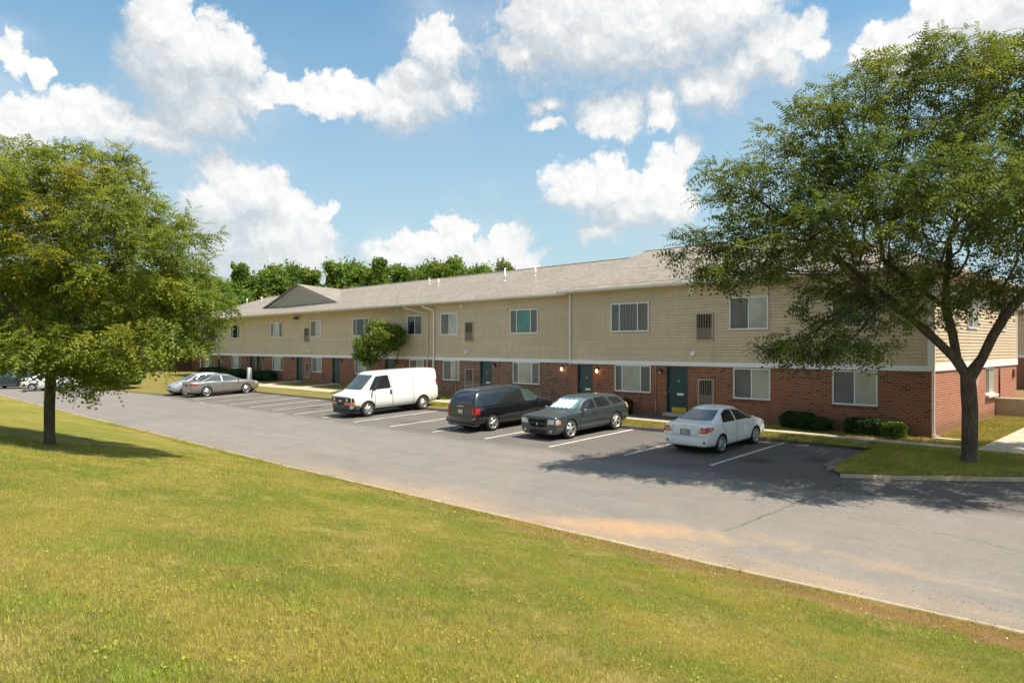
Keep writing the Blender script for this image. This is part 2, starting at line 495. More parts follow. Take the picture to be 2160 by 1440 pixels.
def m_blade():
    m, nt, b = mat_new('grass_blades'); g = NG(nt)
    P = g.pos()
    base, n2, n3 = grass_color(g, P)
    at = g.n('ShaderNodeAttribute', attribute_name='tint')
    s = g.sep(at.outputs['Vector'])
    base = g.vm('SCALE', base, g.ramp(s[0], 0, 1, 1.0, 2.0, False))
    base = g.mix(g.ramp(s[1], .72, .9, 0, .75), base, C(.50, .41, .20))
    base = g.mix(g.ramp(s[1], .22, .1, 0, .5), base, C(.18, .31, .03))
    clump = g.noise(P, 9, 3, .7)[0]
    base = g.vm('SCALE', base, g.ramp(clump, .3, .7, .72, 1.28, False))
    nt.nodes.remove(b)
    d = g.n('ShaderNodeBsdfDiffuse'); t = g.n('ShaderNodeBsdfTranslucent'); mx = g.n('ShaderNodeMixShader')
    g.l(base, d.inputs[0]); g.l(base, t.inputs[0]); mx.inputs[0].default_value = .3
    g.l(d.outputs[0], mx.inputs[1]); g.l(t.outputs[0], mx.inputs[2])
    g.l(mx.outputs[0], nt.nodes['Material Output'].inputs[0])
    return m
M['blade'] = m_blade()

def m_leaf(name, a, b_, c_, trans=.35):
    """three leaf tints picked by the per-leaf attribute"""
    m, nt, b = mat_new(name); g = NG(nt)
    at = g.n('ShaderNodeAttribute', attribute_name='tint'); s = g.sep(at.outputs['Vector'])
    base = g.mix(g.ramp(s[0], 0, .6, 0, 1, False), C(*a), C(*b_))
    base = g.mix(g.ramp(s[0], .6, 1, 0, 1, False), base, C(*c_))
    base = g.vm('SCALE', base, g.ramp(s[1], 0, 1, .7, 1.3, False))
    nt.nodes.remove(b)
    d = g.n('ShaderNodeBsdfDiffuse'); t = g.n('ShaderNodeBsdfTranslucent'); mx = g.n('ShaderNodeMixShader')
    gl = g.n('ShaderNodeBsdfGlossy'); gl.inputs['Roughness'].default_value = .6; gl.inputs[0].default_value = C(.5, .6, .5)
    m2 = g.n('ShaderNodeMixShader'); m2.inputs[0].default_value = .035
    g.l(base, d.inputs[0]); g.l(g.vm('SCALE', base, 1.25), t.inputs[0]); mx.inputs[0].default_value = trans
    g.l(d.outputs[0], mx.inputs[1]); g.l(t.outputs[0], mx.inputs[2])
    g.l(mx.outputs[0], m2.inputs[1]); g.l(gl.outputs[0], m2.inputs[2])
    g.l(m2.outputs[0], nt.nodes['Material Output'].inputs[0])
    return m
M['leaf_gold'] = m_leaf('locust_leaf_gold', (.105, .165, .022), (.225, .265, .030), (.42, .34, .035), .46)
M['leaf_green'] = m_leaf('locust_leaf_green', (.070, .112, .026), (.180, .212, .028), (.35, .30, .035), .44)
M['leaf_far'] = m_leaf('woodland_leaf', (.085, .155, .022), (.15, .225, .03), (.25, .31, .04), .45)
M['leaf_small'] = m_leaf('small_tree_leaf', (.06, .13, .02), (.14, .22, .03), (.25, .28, .04), .4)
M['leaf_yew'] = m_leaf('yew_needles', (.020, .045, .012), (.030, .065, .014), (.05, .09, .02), .15)
M['leaf_sunlit'] = m_leaf('sunlit_shrub_leaf', (.10, .17, .02), (.16, .23, .03), (.2, .26, .04), .3)  # light green shrub leaf, sunlight on it painted into the bright colour

def m_bark(name, c):
    m, nt, b = mat_new(name); g = NG(nt)
    P = g.obj(); s = g.sep(P)
    v = g.comb(s[0], s[1], g.math('MULTIPLY', s[2], .22))
    f = g.noise(v, 16, 6, .75, .8)[0]
    f2 = g.noise(P, 2, 4, .6)[0]
    k = g.math('MULTIPLY', g.ramp(f, .32, .68, .35, 1.5, False), g.ramp(f2, .3, .7, .8, 1.2, False))
    g.l(g.vm('SCALE', tuple(c), k), b.inputs['Base Color'])
    b.inputs['Roughness'].default_value = .95
    g.bump(f, .9, .03, b)
    return m
M['bark'] = m_bark('grey_brown_bark', (.105, .075, .052))
M['bark_dark'] = m_bark('dark_bark', (.06, .042, .03))
# ------------------------------------------------------------------ terrain heights
def sst(a, b, v):
    t = min(1, max(0, (v-a)/(b-a))); return t*t*(3-2*t)
def A_(x, y):                      # asphalt surface
    if y > -3.7: z = -.15
    elif y > -9.5: z = -.15-.042*(-3.7-y)
    else: z = -.394-.014*(-9.5-y)
    return z
KL = [(-300, -17.0), (-110, -17.15), (-60, -17.2), (-32, -17.1), (-12.7, -17.0), (-3.5, -16.75), (1.1, -16.6), (5.3, -16.35), (14, -15.5), (40, -12), (70, -8)]
def kerb_line(x):
    for (a, b), (c, d) in zip(KL, KL[1:]):
        if x <= c: return b+(d-b)*(x-a)/(c-a)
    return KL[-1][1]
def wob(x, y):
    return .018*math.sin(x*.7+1.3*math.sin(y*.5))+.012*math.sin(y*1.1+x*.3+2)
def T_(x, y):                      # turf surface
    ky = kerb_line(x)
    if y < ky+.15:
        d = ky-.1-y
        z = -.47+.195*max(0, min(d, 9.5))+.05*max(0, min(d-9.5, 6))
        far = sst(-30, -60, x)
        return z*(1-far)+(-.47+.02*d)*far+wob(x, y)*min(1, max(0, d*.5))
    z = .018*max(0, y)*(1 if x > -1 else 0)
    w = sst(-20, -34, x)
    z += w*(.26*sst(-3.5, 1.2, y)-.03)
    if y < -3: z -= .050*(-3-y)
    if y > 16: z += .0
    return z+wob(x, y)*.3
# kerb outline of the building side (turf edge), from far left to the right
KERB = [(-110, -9.3), (-60, -9.9), (-52, -9.5), (-46.5, -8.9), (-44.3, -4.9), (-42, -4.3), (-32.4, -4.25), (-21.2, -4.1), (-9.3, -3.8), (-3.4, -3.35), (-1.0, -3.0),
        (-.72, -3.6), (-.62, -6.3), (-.45, -7.3), (-.1, -7.75), (1.2, -7.1), (3.5, -5.6), (7, -2.6), (9.2, 2), (10, 12), (10, 40)]
turf = sheet(KERB + [(10, 60), (-120, 60), (-120, -9.3)], T_, 1.6, 'verge', M['verge'])
asph = sheet([(-140, -17.55), (-32, -17.5), (-3.5, -17.2), (5.3, -16.8), (14, -16), (40, -12.5), (70, -8), (70, 40), (-140, 40), (-140, -9.5)], A_, 1.5, 'parking_lot', M['asphalt'])
lawn = sheet([(-110, -17.15), (-60, -17.2), (-32, -17.1), (-12.7, -17.0), (-3.5, -16.75), (1.1, -16.6), (5.3, -16.35), (14, -15.5), (40, -12), (60, -30), (60, -60), (-110, -60)], T_, 1.0, 'lawn', M['lawn'])
base = sheet([(-900, -400), (700, -400), (700, 1200), (-900, 1200)], lambda x, y: -1.3, 120, 'ground', M['verge'])
base.data.materials.clear(); base.data.materials.append(M['verge'])

def ribbon(name, pts, zf, w, h, mat, drop=.25, jit=0.):
    """kerb of width w standing h above zf, running along pts (left edge on the line)"""
    P = []
    for i in range(len(pts)-1):
        a, b = Vector(pts[i]), Vector(pts[i+1]); k = max(1, int((b-a).length/.6))
        for j in range(k): P.append(a+(b-a)*j/k)
    P.append(Vector(pts[-1]))
    mb = MB(); n = len(P); prof = []
    for i in range(n):
        d = (P[min(i+1, n-1)]-P[max(i-1, 0)]).normalized(); nn = Vector((-d.y, d.x))
        jj = random.uniform(-jit, jit)
        q0 = P[i]+nn*jj; q1 = P[i]-nn*(w+jj*.6)
        z = zf(q0.x, q0.y)+h+random.uniform(-jit, jit)*.3
        prof.append([(q0.x, q0.y, z-drop), (q0.x, q0.y, z-.012), (q0.x-nn.x*.02, q0.y-nn.y*.02, z), (q1.x+nn.x*.03, q1.y+nn.y*.03, z), (q1.x, q1.y, z-.03), (q1.x-nn.x*.02, q1.y-nn.y*.02, z-drop)])
    for a, b in zip(prof, prof[1:]):
        for k in range(5): mb.quad(a[k], b[k], b[k+1], a[k+1])
    o = mb.build(name, mat, None, True, weld=True)
    return tag(o, kind='structure')
ribbon('parking_kerb', KERB[2:11], T_, .16, .015, M['kerb_dark'], .35, .02)
ribbon('island_kerb', KERB[14:19], T_, .10, .0, M['kerb_pale'], .3, .012)
ribbon('lawn_kerb', [(-110, -17.15), (-60, -17.2), (-32, -17.1), (-12.7, -17.0), (-3.5, -16.75), (1.1, -16.6), (5.3, -16.35), (14, -15.5), (40, -12)][::-1], lambda x, y: -.47, .10, .03, M['kerb_pale'], .3, .012)

# broken pieces of kerb at the corner of the island: stones
def stone(x, y, z, s, sx, mat, label, group=None):
    bm = bmesh.new(); bmesh.ops.create_icosphere(bm, subdivisions=2, radius=1)
    for v in bm.verts:
        n = v.co.copy()
        k = 1+.35*math.sin(n.x*3.1+x*9)*math.cos(n.y*2.7+y*7)+random.uniform(-.1, .1)
        v.co = Vector((n.x*s*sx*k, n.y*s*k, n.z*s*.6*k))
    me = bpy.data.meshes.new('stone'); bm.to_mesh(me); bm.free()
    o = link('kerb_stone', me, mat); o.location = (x, y, z); o.rotation_euler.z = random.uniform(0, 3)
    tag(o, label, 'stone', group)
G_ = 'broken kerb stones round the grass island'
M['rubble'] = simple('kerb_rubble', (.22, .18, .15), .9, var=.3, scale=12, bump=.5)
stone(-1.25, -3.1, 0, .17, 1.5, M['rubble'], 'large grey stone at the far corner of the grass island beside the kerb end', G_)
stone(-.9, -3.0, -.0, .12, 1.2, M['kerb_dark'], 'smaller grey stone right of the large one at the kerb end', G_)
for i, (x, y, s) in enumerate([(-.75, -5.95, .15), (-.72, -6.4, .19), (-.62, -6.85, .14), (-.5, -7.2, .16), (-.82, -6.75, .1)]):
    stone(x, y, A_(x, y)+.05, s, 1.3, M['rubble'], ['dark kerb rubble lump at the upper end of the broken island edge', 'biggest dark rubble lump in the broken island edge', 'dark rubble lump below the biggest one on the island edge', 'lowest dark rubble lump near the pale island kerb', 'small rubble lump lying out on the asphalt by the island'][i], G_)

# concrete walks, set a little proud of the turf
def walk(P, res=1.0, name='path', mat=None, up=.03, jitter=0):
    o = sheet(P, lambda x, y: T_(x, y)+up, res, name, mat or M['concrete'])
    return o
def joints_path(x0, x1, y0f, y1f, step=1.5):
    x = x0; k = 0
    mb = MB()
    while x < x1-.01:
        xe = min(x+step, x1); g_ = .015; tz = random.uniform(-.006, .006)
        pts = [(x+g_, y0f(x)), (xe-g_, y0f(xe)), (xe-g_, y1f(xe)), (x+g_, y1f(x))]
        top = [(px, py, T_(px, py)+.035+tz) for px, py in pts]
        mb.slab(top, .12)
        x = xe; k += 1
    return mb
mbp = joints_path(-3.9, 1.7, lambda x: -2.32-.01*x, lambda x: -1.72)
for i in range(6): pass
o = mbp.build('path', M['concrete']); o['kind'] = 'structure'
o = joints_path(-60, -3.9, lambda x: -2.25 if x < -8 else -2.3, lambda x: -1.3 if x < -8 else -1.6).build('path', M['concrete']); o['kind'] = 'structure'
def cross(x0, x1, y0, y1, step=1.4):
    mb = MB(); y = y0
    while y < y1-.01:
        ye = min(y+step, y1)
        mb.slab([(a, b, T_(a, b)+.036) for a, b in ((x0, y+.012), (x1, y+.012), (x1, ye-.012), (x0, ye-.012))], .12); y = ye
    o = mb.build('path', M['concrete']); o['kind'] = 'structure'
cross(1.75, 3.3, -2.35, 30)
for xx in (-46.65, -40.9, -33.85, -54.95): cross(xx-.5, xx+.5, -1.28, 1.45)
pad = sheet([(-16.5, -1.28), (-9.1, -1.28), (-9.1, -.02), (-16.5, -.02)], lambda x, y: T_(x, y)+.034, .6, 'path', simple('dark_paving', (.10, .085, .075), .9, var=.2, bump=.3))
pad2 = sheet([(-24.4, -1.28), (-22.4, -1.28), (-22.4, .88), (-24.4, .88)], lambda x, y: T_(x, y)+.034, .6, 'path', M['concrete'])

# painted stall lines: worn into the surface, 4 mm proud
SL = [(-3.5, -8.4, -3.6), (-6.45, -8.6, -3.8), (-9.45, -8.85, -3.95), (-12.65, -8.95, -4.05), (-15.7, -9.05, -4.15), (-18.6, -9.2, -4.2),
      (-21.35, -9.5, -4.3), (-24.2, -9.5, -4.35), (-26.9, -9.6, -4.4), (-29.7, -9.6, -4.45), (-32.45, -9.65, -4.45), (-35.1, -9.75, -4.5), (-38.0, -9.75, -4.5), (-40.9, -9.8, -4.55), (-43.7, -9.9, -5.2)]
mb = MB()
for (x, y0, y1) in SL:
    y = y0; w = .055
    while y < y1-.01:
        ye = min(y+.5, y1)
        mb.quad((x-w, y, A_(x, y)+.006), (x+w, y, A_(x, y)+.006), (x+w, ye, A_(x, ye)+.006), (x-w, ye, A_(x, ye)+.006)); y = ye
for (x, y0, y1) in [(-50+2.9*-k, -15.4, -10.4) for k in range(0)]: pass
o = mb.build('road_markings', M['line']); o['kind'] = 'structure'
# manhole cover in the island turf
mc = MB(); mc.lathe([(0, .03), (.26, .03), (.27, .02), (.34, .02), (.35, -.06)], 28, 'z')
for k in range(-3, 4): mc.box(-.22, .22, k*.06-.012, k*.06+.012, .03, .038)
o = mc.build('manhole_cover', simple('cast_iron', (.10, .085, .07), .7, .3, var=.25)); o.location = (3.2, -5.35, T_(3.2, -5.35)-.004)
tag(o, 'round grey iron manhole cover set in the grass island near the right edge', 'manhole cover')
# ------------------------------------------------------------------ the long apartment building
bld = empty('apartment_building', (-33, 3, 0), 0, 'long two storey apartment building with tan siding over red brick and a grey shingle roof', 'building')
BO = Vector(bld.location)
def bpart(mb, name, mat, parent=None, **k):
    """part in world coordinates, parented to the building"""
    mb.v = [(x-BO.x, y-BO.y, z-BO.z) for x, y, z in mb.v]
    o = mb.build(name, mat, parent or bld, **k)
    return o
def xf(o, n):  # world coordinate of local frame
    return o

ZB, ZT, ZS, ZG = 2.26, 2.455, 5.76, 5.86    # band bottom / top, soffit, gutter top

def wall_xz(mb, x0, x1, z0, z1, y, ops, depth=.10, flip=False, P=None):
    """wall facing -y with openings (ax, bx, az, bz) and reveals; P maps (u, y, z) to world"""
    P = P or (lambda u, yy, z: (u, yy, z))
    xs = sorted({x0, x1, *[o[0] for o in ops], *[o[1] for o in ops]}); zs = sorted({z0, z1, *[o[2] for o in ops], *[o[3] for o in ops]})
    for a, b in zip(xs, xs[1:]):
        for c, d in zip(zs, zs[1:]):
            mx, mz = (a+b)/2, (c+d)/2
            if any(o[0] < mx < o[1] and o[2] < mz < o[3] for o in ops): continue
            mb.quad(P(a, y, c), P(b, y, c), P(b, y, d), P(a, y, d))
    for (a, b, c, d) in ops:
        mb.quad(P(a, y, c), P(a, y, d), P(a, y+depth, d), P(a, y+depth, c))
        mb.quad(P(b, y, c), P(b, y+depth, c), P(b, y+depth, d), P(b, y, d))
        mb.quad(P(a, y, d), P(b, y, d), P(b, y+depth, d), P(a, y+depth, d))
        mb.quad(P(a, y, c), P(a, y+depth, c), P(b, y+depth, c), P(b, y, c))

def siding(mb, u0, u1, z0, z1, P, e=.127, out=.026):
    """lapped boards, bottoms proud"""
    z = z0
    while z < z1-.001:
        ze = min(z+e, z1); gp = .017
        mb.quad(P(u0, out, z+gp), P(u1, out, z+gp), P(u1, .008, ze), P(u0, .008, ze))
        mb.quad(P(u0, -.012, z+gp), P(u1, -.012, z+gp), P(u1, out, z+gp), P(u0, out, z+gp))
        mb.quad(P(u0, -.012, z), P(u1, -.012, z), P(u1, -.012, z+gp), P(u0, -.012, z+gp))
        mb.quad(P(u0, .008, z), P(u1, .008, z), P(u1, -.012, z), P(u0, -.012, z))
        z = ze

def window(u0, u1, z0, z1, P, panes, lower=False, parent=None, fw=.055, sillmat=None):
    """sliding window; P(u, out, z) with out = distance in front of the wall; panes = [(fraction end, material key)...]"""
    mb = MB()
    base = -.06 if lower else .018
    ft = base+(.045 if lower else .05)
    def bx(m, a, b, o0, o1, c, d):
        p = [P(a, o0, c), P(b, o0, c), P(b, o1, c), P(a, o1, c), P(a, o0, d), P(b, o0, d), P(b, o1, d), P(a, o1, d)]
        n = len(m.v); m.v += [tuple(q) for q in p]
        for f in ((0,1,2,3),(4,7,6,5),(0,4,5,1),(1,5,6,2),(2,6,7,3),(3,7,4,0)): m.f.append(tuple(n+i for i in f))
    bx(mb, u0, u0+fw, base, ft, z0, z1); bx(mb, u1-fw, u1, base, ft, z0, z1)
    bx(mb, u0+fw, u1-fw, base, ft-.003, z0, z0+fw*1.1); bx(mb, u0+fw, u1-fw, base, ft-.003, z1-fw, z1)
    W = u1-u0; prev = 0
    for (fr, k) in panes[:-1]:
        c = u0+W*fr
        bx(mb, c-.024, c+.024, base, ft-.008, z0+fw*1.1, z1-fw)
    fr_o = bpart(mb, 'window', M['frame'], parent)
    prev = 0
    for i, (fr, k) in enumerate(panes):
        a = u0+W*prev+(.024 if prev else fw); b = u0+W*fr-(.024 if i < len(panes)-1 else fw)
        g_ = MB(); o_ = base+.012+(.010 if i % 2 else 0)
        g_.quad(P(a, o_, z0+fw), P(b, o_, z0+fw), P(b, o_, z1-fw), P(a, o_, z1-fw))
        # thin sash edges round each pane
        bx(g_, a, a+.004, o_-.01, o_+.004, z0+fw, z1-fw)
        bpart(g_, 'pane', M[k], fr_o)
        prev = fr
    if lower:
        sb = MB(); bx(sb, u0-.02, u1+.02, -.06, .03, z0-.085, z0-.004)
        bpart(sb, 'sill', sillmat or M['brick_sill'], fr_o)
    return fr_o

def Pf(y):   # facing -y
    return lambda u, o, z: (u, y-o, z)
def Ps(x):   # facing +x, u runs along y
    return lambda u, o, z: (x+o, u, z)

W2 = [(.5, 'pane_screen'), (1, 'pane_blind')]
W3 = [(.21, 'pane_screen'), (.72, 'pane_blind'), (1, 'pane_screen')]
def W3m(k): return [(.23, 'pane_screen'), (.71, k), (1, 'pane_screen')]
def W3s(k): return [(.24, 'pane_screen'), (.74, k), (1, 'pane_screen')]

def door(a, b, y, z0, z1, num='', kick=False, slot=True):
    P = Pf(y)
    d = MB(); d.box(a+.05, b-.05, y+.10, y+.145, z0+.03, z1-.05)
    # raised panel edges
    d.box(a+.05, a+.053, y+.098, y+.10, z0+.03, z1-.05)
    o = bpart(d, 'door', M['teal'], bevel=.003)
    f = MB(); f.box(a, a+.05, y+.02, y+.13, z0, z1); f.box(b-.05, b, y+.02, y+.13, z0, z1); f.box(a+.05, b-.05, y+.023, y+.13, z1-.05, z1)
    bpart(f, 'door_frame', M['teal'], o)
    t = MB(); t.box(a-.05, b+.05, y-.22, y+.10, z0-.12, z0+.02); bpart(t, 'threshold', M['concrete'], o)
    h = MB(); h.tube([(a+.13, y+.10, z0+.95), (a+.13, y+.045, z0+.95)], [.014, .03], 10)
    bpart(h, 'handle', M['steel'], o)
    h = MB(); h.tube([(a+.13, y+.10, z0+1.12), (a+.13, y+.085, z0+1.12)], .028, 10)
    bpart(h, 'deadbolt', M['steel'], o)
    if slot:
        s = MB(); s.box((a+b)/2-.05, (a+b)/2+.27, y+.088, y+.10, z0+.80, z0+.89); s.box((a+b)/2-.02, (a+b)/2+.24, y+.082, y+.088, z0+.825, z0+.865)
        bpart(s, 'mail_slot', M['white'], o)
    if kick:
        s = MB(); s.box(a+.22, b-.14, y+.091, y+.10, z0+.05, z0+.27); bpart(s, 'kick_plate', M['kick'], o)
    if num:
        text_part(num, ((a+b)/2+.04, y+.094, z0+1.42), .13, M['white'], o, 'house_number')
    return o

def text_mesh(body, size, extrude=.003):
    cu = bpy.data.curves.new('t', 'FONT'); cu.body = body; cu.size = size; cu.extrude = extrude
    cu.align_x = 'CENTER'; cu.align_y = 'CENTER'
    ob = bpy.data.objects.new('t', cu); col.objects.link(ob)
    dg = bpy.context.evaluated_depsgraph_get(); dg.update()
    me = bpy.data.meshes.new_from_object(ob.evaluated_get(dg))
    bpy.data.objects.remove(ob); bpy.data.curves.remove(cu)
    return me
def text_part(body, loc, size, mat, parent, name, rz=0.):
    me = text_mesh(body, size)
    me.transform(Matrix.Rotation(R(90), 4, 'X'))
    o = link(name, me, mat, parent)
    o.location = Vector(loc)-BO; o.rotation_euler.z = rz
    return o

def louver(u0, u1, z0, z1, P, parent=None):
    """through-wall air conditioner sleeve: slatted upper half, plain lower panel"""
    def bx(m, a, b, o0, o1, c, d):
        p = [P(a, o0, c), P(b, o0, c), P(b, o1, c), P(a, o1, c), P(a, o0, d), P(b, o0, d), P(b, o1, d), P(a, o1, d)]
        n = len(m.v); m.v += [tuple(q) for q in p]
        for f in ((0,1,2,3),(4,7,6,5),(0,4,5,1),(1,5,6,2),(2,6,7,3),(3,7,4,0)): m.f.append(tuple(n+i for i in f))
    f = MB(); w = .05; P_ = P
    if z0 > 2.4: P = lambda u, o, z: P_(u, o+.028, z)
    bx(f, u0, u0+w, 0, .055, z0, z1); bx(f, u1-w, u1, 0, .055, z0, z1)
    bx(f, u0+w, u1-w, 0, .052, z0, z0+w); bx(f, u0+w, u1-w, 0, .052, z1-w, z1)
    o = bpart(f, 'wall_vent', M['sleeve_frame'])
    zm = z0+(z1-z0)*.47
    p = MB(); bx(p, u0+w, u1-w, .0, .040, z0+w, zm); bpart(p, 'panel', M['sleeve'], o)
    k = MB(); k.quad(P(u0+w, .012, zm), P(u1-w, .012, zm), P(u1-w, .012, z1-w), P(u0+w, .012, z1-w)); bpart(k, 'duct_opening', M['blackhole'], o)
    s = MB(); n = 6; W = u1-u0-2*w
    for i in range(n):
        c = u0+w+W*(i+.5)/n
        bx(s, c-W*.022-.006, c+W*.022+.006, .02, .045, zm+.004, z1-w)
    bpart(s, 'slats', M['slat'], o)

def lamp(x, y, z, lit=False):
    m = MB(); m.box(x-.06, x+.06, y-.03, y, z-.07, z+.09); m.box(x-.075, x+.075, y-.20, y-.028, z+.03, z+.10)
    o = bpart(m, 'wall_lamp', M['darkmetal'], bevel=.006)
    g_ = MB(); g_.lathe([(0, -.13), (.045, -.115), (.062, -.06), (.05, .0), (.035, .03)], 12, 'z', x, y-.11, z)
    b = bpart(g_, 'lamp_shade', M['bulb_on'] if lit else M['bulb_off'], o, smooth=True)

def bulb(name, c, e):
    m, nt, b = mat_new(name)
    b.inputs['Base Color'].default_value = C(*c); b.inputs['Roughness'].default_value = .3
    if e: b.inputs['Emission Color'].default_value = C(1, .50, .24); b.inputs['Emission Strength'].default_value = e
    return m
M['bulb_on'] = bulb('lit_lamp_glass', (.9, .7, .5), 6)
M['bulb_off'] = bulb('unlit_lamp_glass', (.40, .33, .26), 0)

# --- sections: (x0, x1, y)
SEC = [('C', -16.12, 0.0, 0.0), ('B', -28.15, -16.12, .9), ('A', -67.3, -28.15, 1.5)]
# lower openings
lowC = [(-15.65, -14.68, .17, 2.235), (-13.37, -11.33, 1.0, ZB), (-10.5, -9.42, .17, ZB-.035), (-7.3, -5.7, .97, ZB-.02), (-3.31, -1.72, .965, ZB-.02)]
lowB = [(-27.31, -25.72, 1.03, ZB), (-23.85, -22.83, .17, ZB), (-21.14, -19.08, 1.05, ZB)]
lowA = [(-66.55, -64.85, 1.03, ZB), (-63.0, -62.1, .30, ZB), (-59.83, -57.86, 1.05, ZB), (-55.88, -54.9, .30, ZB), (-54.45, -53.5, .30, ZB),
        (-51.47, -49.45, 1.07, ZB), (-47.12, -46.15, .28, ZB), (-44.65, -43.05, 1.07, ZB), (-41.45, -40.35, .28, ZB), (-38.31, -36.25, 1.1, ZB), (-34.4, -33.4, .26, ZB), (-31.6, -30.0, 1.08, ZB)]
for (nm, x0, x1, y), ops, mk in ((SEC[0], lowC, 'brick'), (SEC[1], lowB, 'brick_brown'), (SEC[2], lowA, 'brick')):
    w = MB(); wall_xz(w, x0, x1, -.5, ZB, y, ops)
    if nm == 'C':    # left return of this section (towards -x) and nothing else
        w.quad((x0, y, -.5), (x0, y, ZB), (x0, y+1.2, ZB), (x0, y+1.2, -.5))
    if nm == 'B':
        w.quad((x0, y, -.5), (x0, y, ZB), (x0, y+1.2, ZB), (x0, y+1.2, -.5))
    if nm == 'A':
        w.quad((x0, y, -.5), (x0, y, ZB), (x0, 11, ZB), (x0, 11, -.5))
    w.box(x0+.01, x1-.01, y+.101, y+.16, -.5, ZB-.01)
    o = bpart(w, 'brick_wall', M[mk])
    # upper siding
    s = MB(); P = Pf(y)
    siding(s, x0, x1, ZT, ZS+.02, P)
    s.box(x0, x1, y+.014, y+.1, ZT-.02, ZS+.3)
    if nm != 'A':
        siding(s, y, y+1.2, ZT, ZS, lambda u, o, z, x0=x0: (x0-o, u, z))
    else:
        siding(s, y, 11, ZT, ZS, lambda u, o, z, x0=x0: (x0-o, u, z))
    bpart(s, 'siding', M['siding'])
    b = MB(); b.box(x0-(.045 if nm == 'C' else 0), x1, y-.05, y+.02, ZB, ZT); bpart(b, 'trim_band', M['trim'])
    # soffit
    so = MB(); so.box(x0-.3*(nm == 'A'), x1, (-.42 if nm == 'C' else .50), y+.05, ZS, ZS+.05); bpart(so, 'soffit', M['trim'])
# side wall of section C, facing +x
w = MB()
wall_xz(w, 0.0, 13.4, -.5, ZB, 0, [(7.5, 9.05, 1.12, ZB-.03)], P=lambda u, yy, z: (-yy, u, z))
w.quad((0, 13.4, -.5), (-16, 13.4, -.5), (-16, 13.4, ZB), (0, 13.4, ZB))
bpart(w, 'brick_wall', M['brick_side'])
s = MB(); siding(s, .0, 13.4, ZT+.02, ZS+.02, Ps(0.0)); s.box(-.1, -.014, 0.02, 13.38, ZT-.02, ZS+.3); s.quad((0, 13.4, ZT), (-16, 13.4, ZT), (-16, 13.4, ZS+.2), (0, 13.4, ZS+.2))
bpart(s, 'siding', M['siding'])
b = MB(); b.box(-.0, .05, -.05, 13.44, ZB, ZT+.06); bpart(b, 'trim_band', M['trim'])
so = MB(); so.box(.0, .42, -.42, 13.8, ZS, ZS+.05); bpart(so, 'soffit', M['trim'])
# corner posts
for (x, y, dx) in ((0.0, 0.0, 1), (-16.12, 0.0, -1)):
    c = MB()
    if dx > 0:
        c.box(-.12, .03, -.034, -.0, ZT, ZS); c.box(.0, .034, -.0, .12, ZT+.06, ZS)
    else: c.box(x-.03, x+.06, -.034, 0, ZT, ZS); c.box(x-.034, x, 0, .1, ZT, ZS)
    bpart(c, 'corner_trim', M['frame'])
c = MB(); c.box(-.034+0, .034, 13.3, 13.434, ZT+.06, ZS); bpart(c, 'corner_trim', M['frame'])

# windows
for (a, b, c, d), pn in zip([lowC[1], lowC[3], lowC[4]], (W3, W2, W2)): window(a, b, c, d-.01, Pf(0), pn, True)
for (a, b, c, d), pn in zip([lowB[0], lowB[2]], (W2, W3)): window(a, b, c, d-.01, Pf(.9), pn, True)
for i, pn in ((0, W3), (2, W3), (5, W3), (7, W2), (9, W3), (11, W2)):
    a, b, c, d = lowA[i]; window(a, b, c, d-.01, Pf(1.5), pn, True)
WC = M['cap']
window(7.5, 9.05, 1.12, ZB-.04, lambda u, o, z: (o, u, z), W2, True, sillmat=WC)
sb = MB(); sb.box(-.02, .14, 7.4, 9.15, 1.0, 1.1); bpart(sb, 'window_ledge', M['cap'])
for (a, b, pn) in ((-13.53, -11.39, W3m('pane_curtain')), (-7.43, -5.75, W2), (-3.31, -1.7, W2)): window(a, b, 3.79, 5.13, Pf(0), pn)
for (a, b, pn) in ((-27.45, -25.8, W2), (-21.27, -19.14, W3s('pane_teal'))): window(a, b, 3.82, 5.16, Pf(.9), pn)
for (a, b, pn) in ((-59.95, -57.86, W3s('pane_dark')), (-51.61, -49.49, W3), (-44.7, -43.07, W2), (-38.45, -36.33, W3m('pane_dark')), (-31.72, -30.1, [(.5, 'pane_dark'), (1, 'pane_screen')])): window(a, b, 3.88, 5.17, Pf(1.5), pn)
window(4.4, 6.0, 3.8, 5.13, lambda u, o, z: (o, u, z), W2)
window(9.6, 11.0, 3.8, 5.13, lambda u, o, z: (o, u, z), W2)
# doors
door(*lowC[0][:2], 0, .17, 2.235, '6')
door(*lowC[2][:2], 0, .17, ZB-.035, '5', kick=True)
door(*lowB[1][:2], .9, .17, ZB, '7')
for i, n_ in ((1, ''), (3, ''), (4, ''), (6, ''), (8, ''), (10, '')):
    a, b, c, d = lowA[i]; door(a, b, 1.5, c, d, n_, slot=False)
# dark sheet behind the doorway brick so nothing shows through
# vents
for (a, b, c, d, y) in ((-8.99, -8.17, 3.35, 4.53, 0), (-8.9, -8.15, .45, 1.73, 0), (-25.15, -24.39, 3.4, 4.58, .9), (-25.14, -24.39, .45, 1.8, .9),
                        (-45.73, -44.95, 3.44, 4.61, 1.5), (-45.65, -44.9, .62, 1.85, 1.5), (-64.5, -63.8, .62, 1.85, 1.5), (-32.9, -32.2, .6, 1.85, 1.5), (-64.5, -63.8, 3.44, 4.61, 1.5)):
    louver(a, b, c, d, Pf(y))
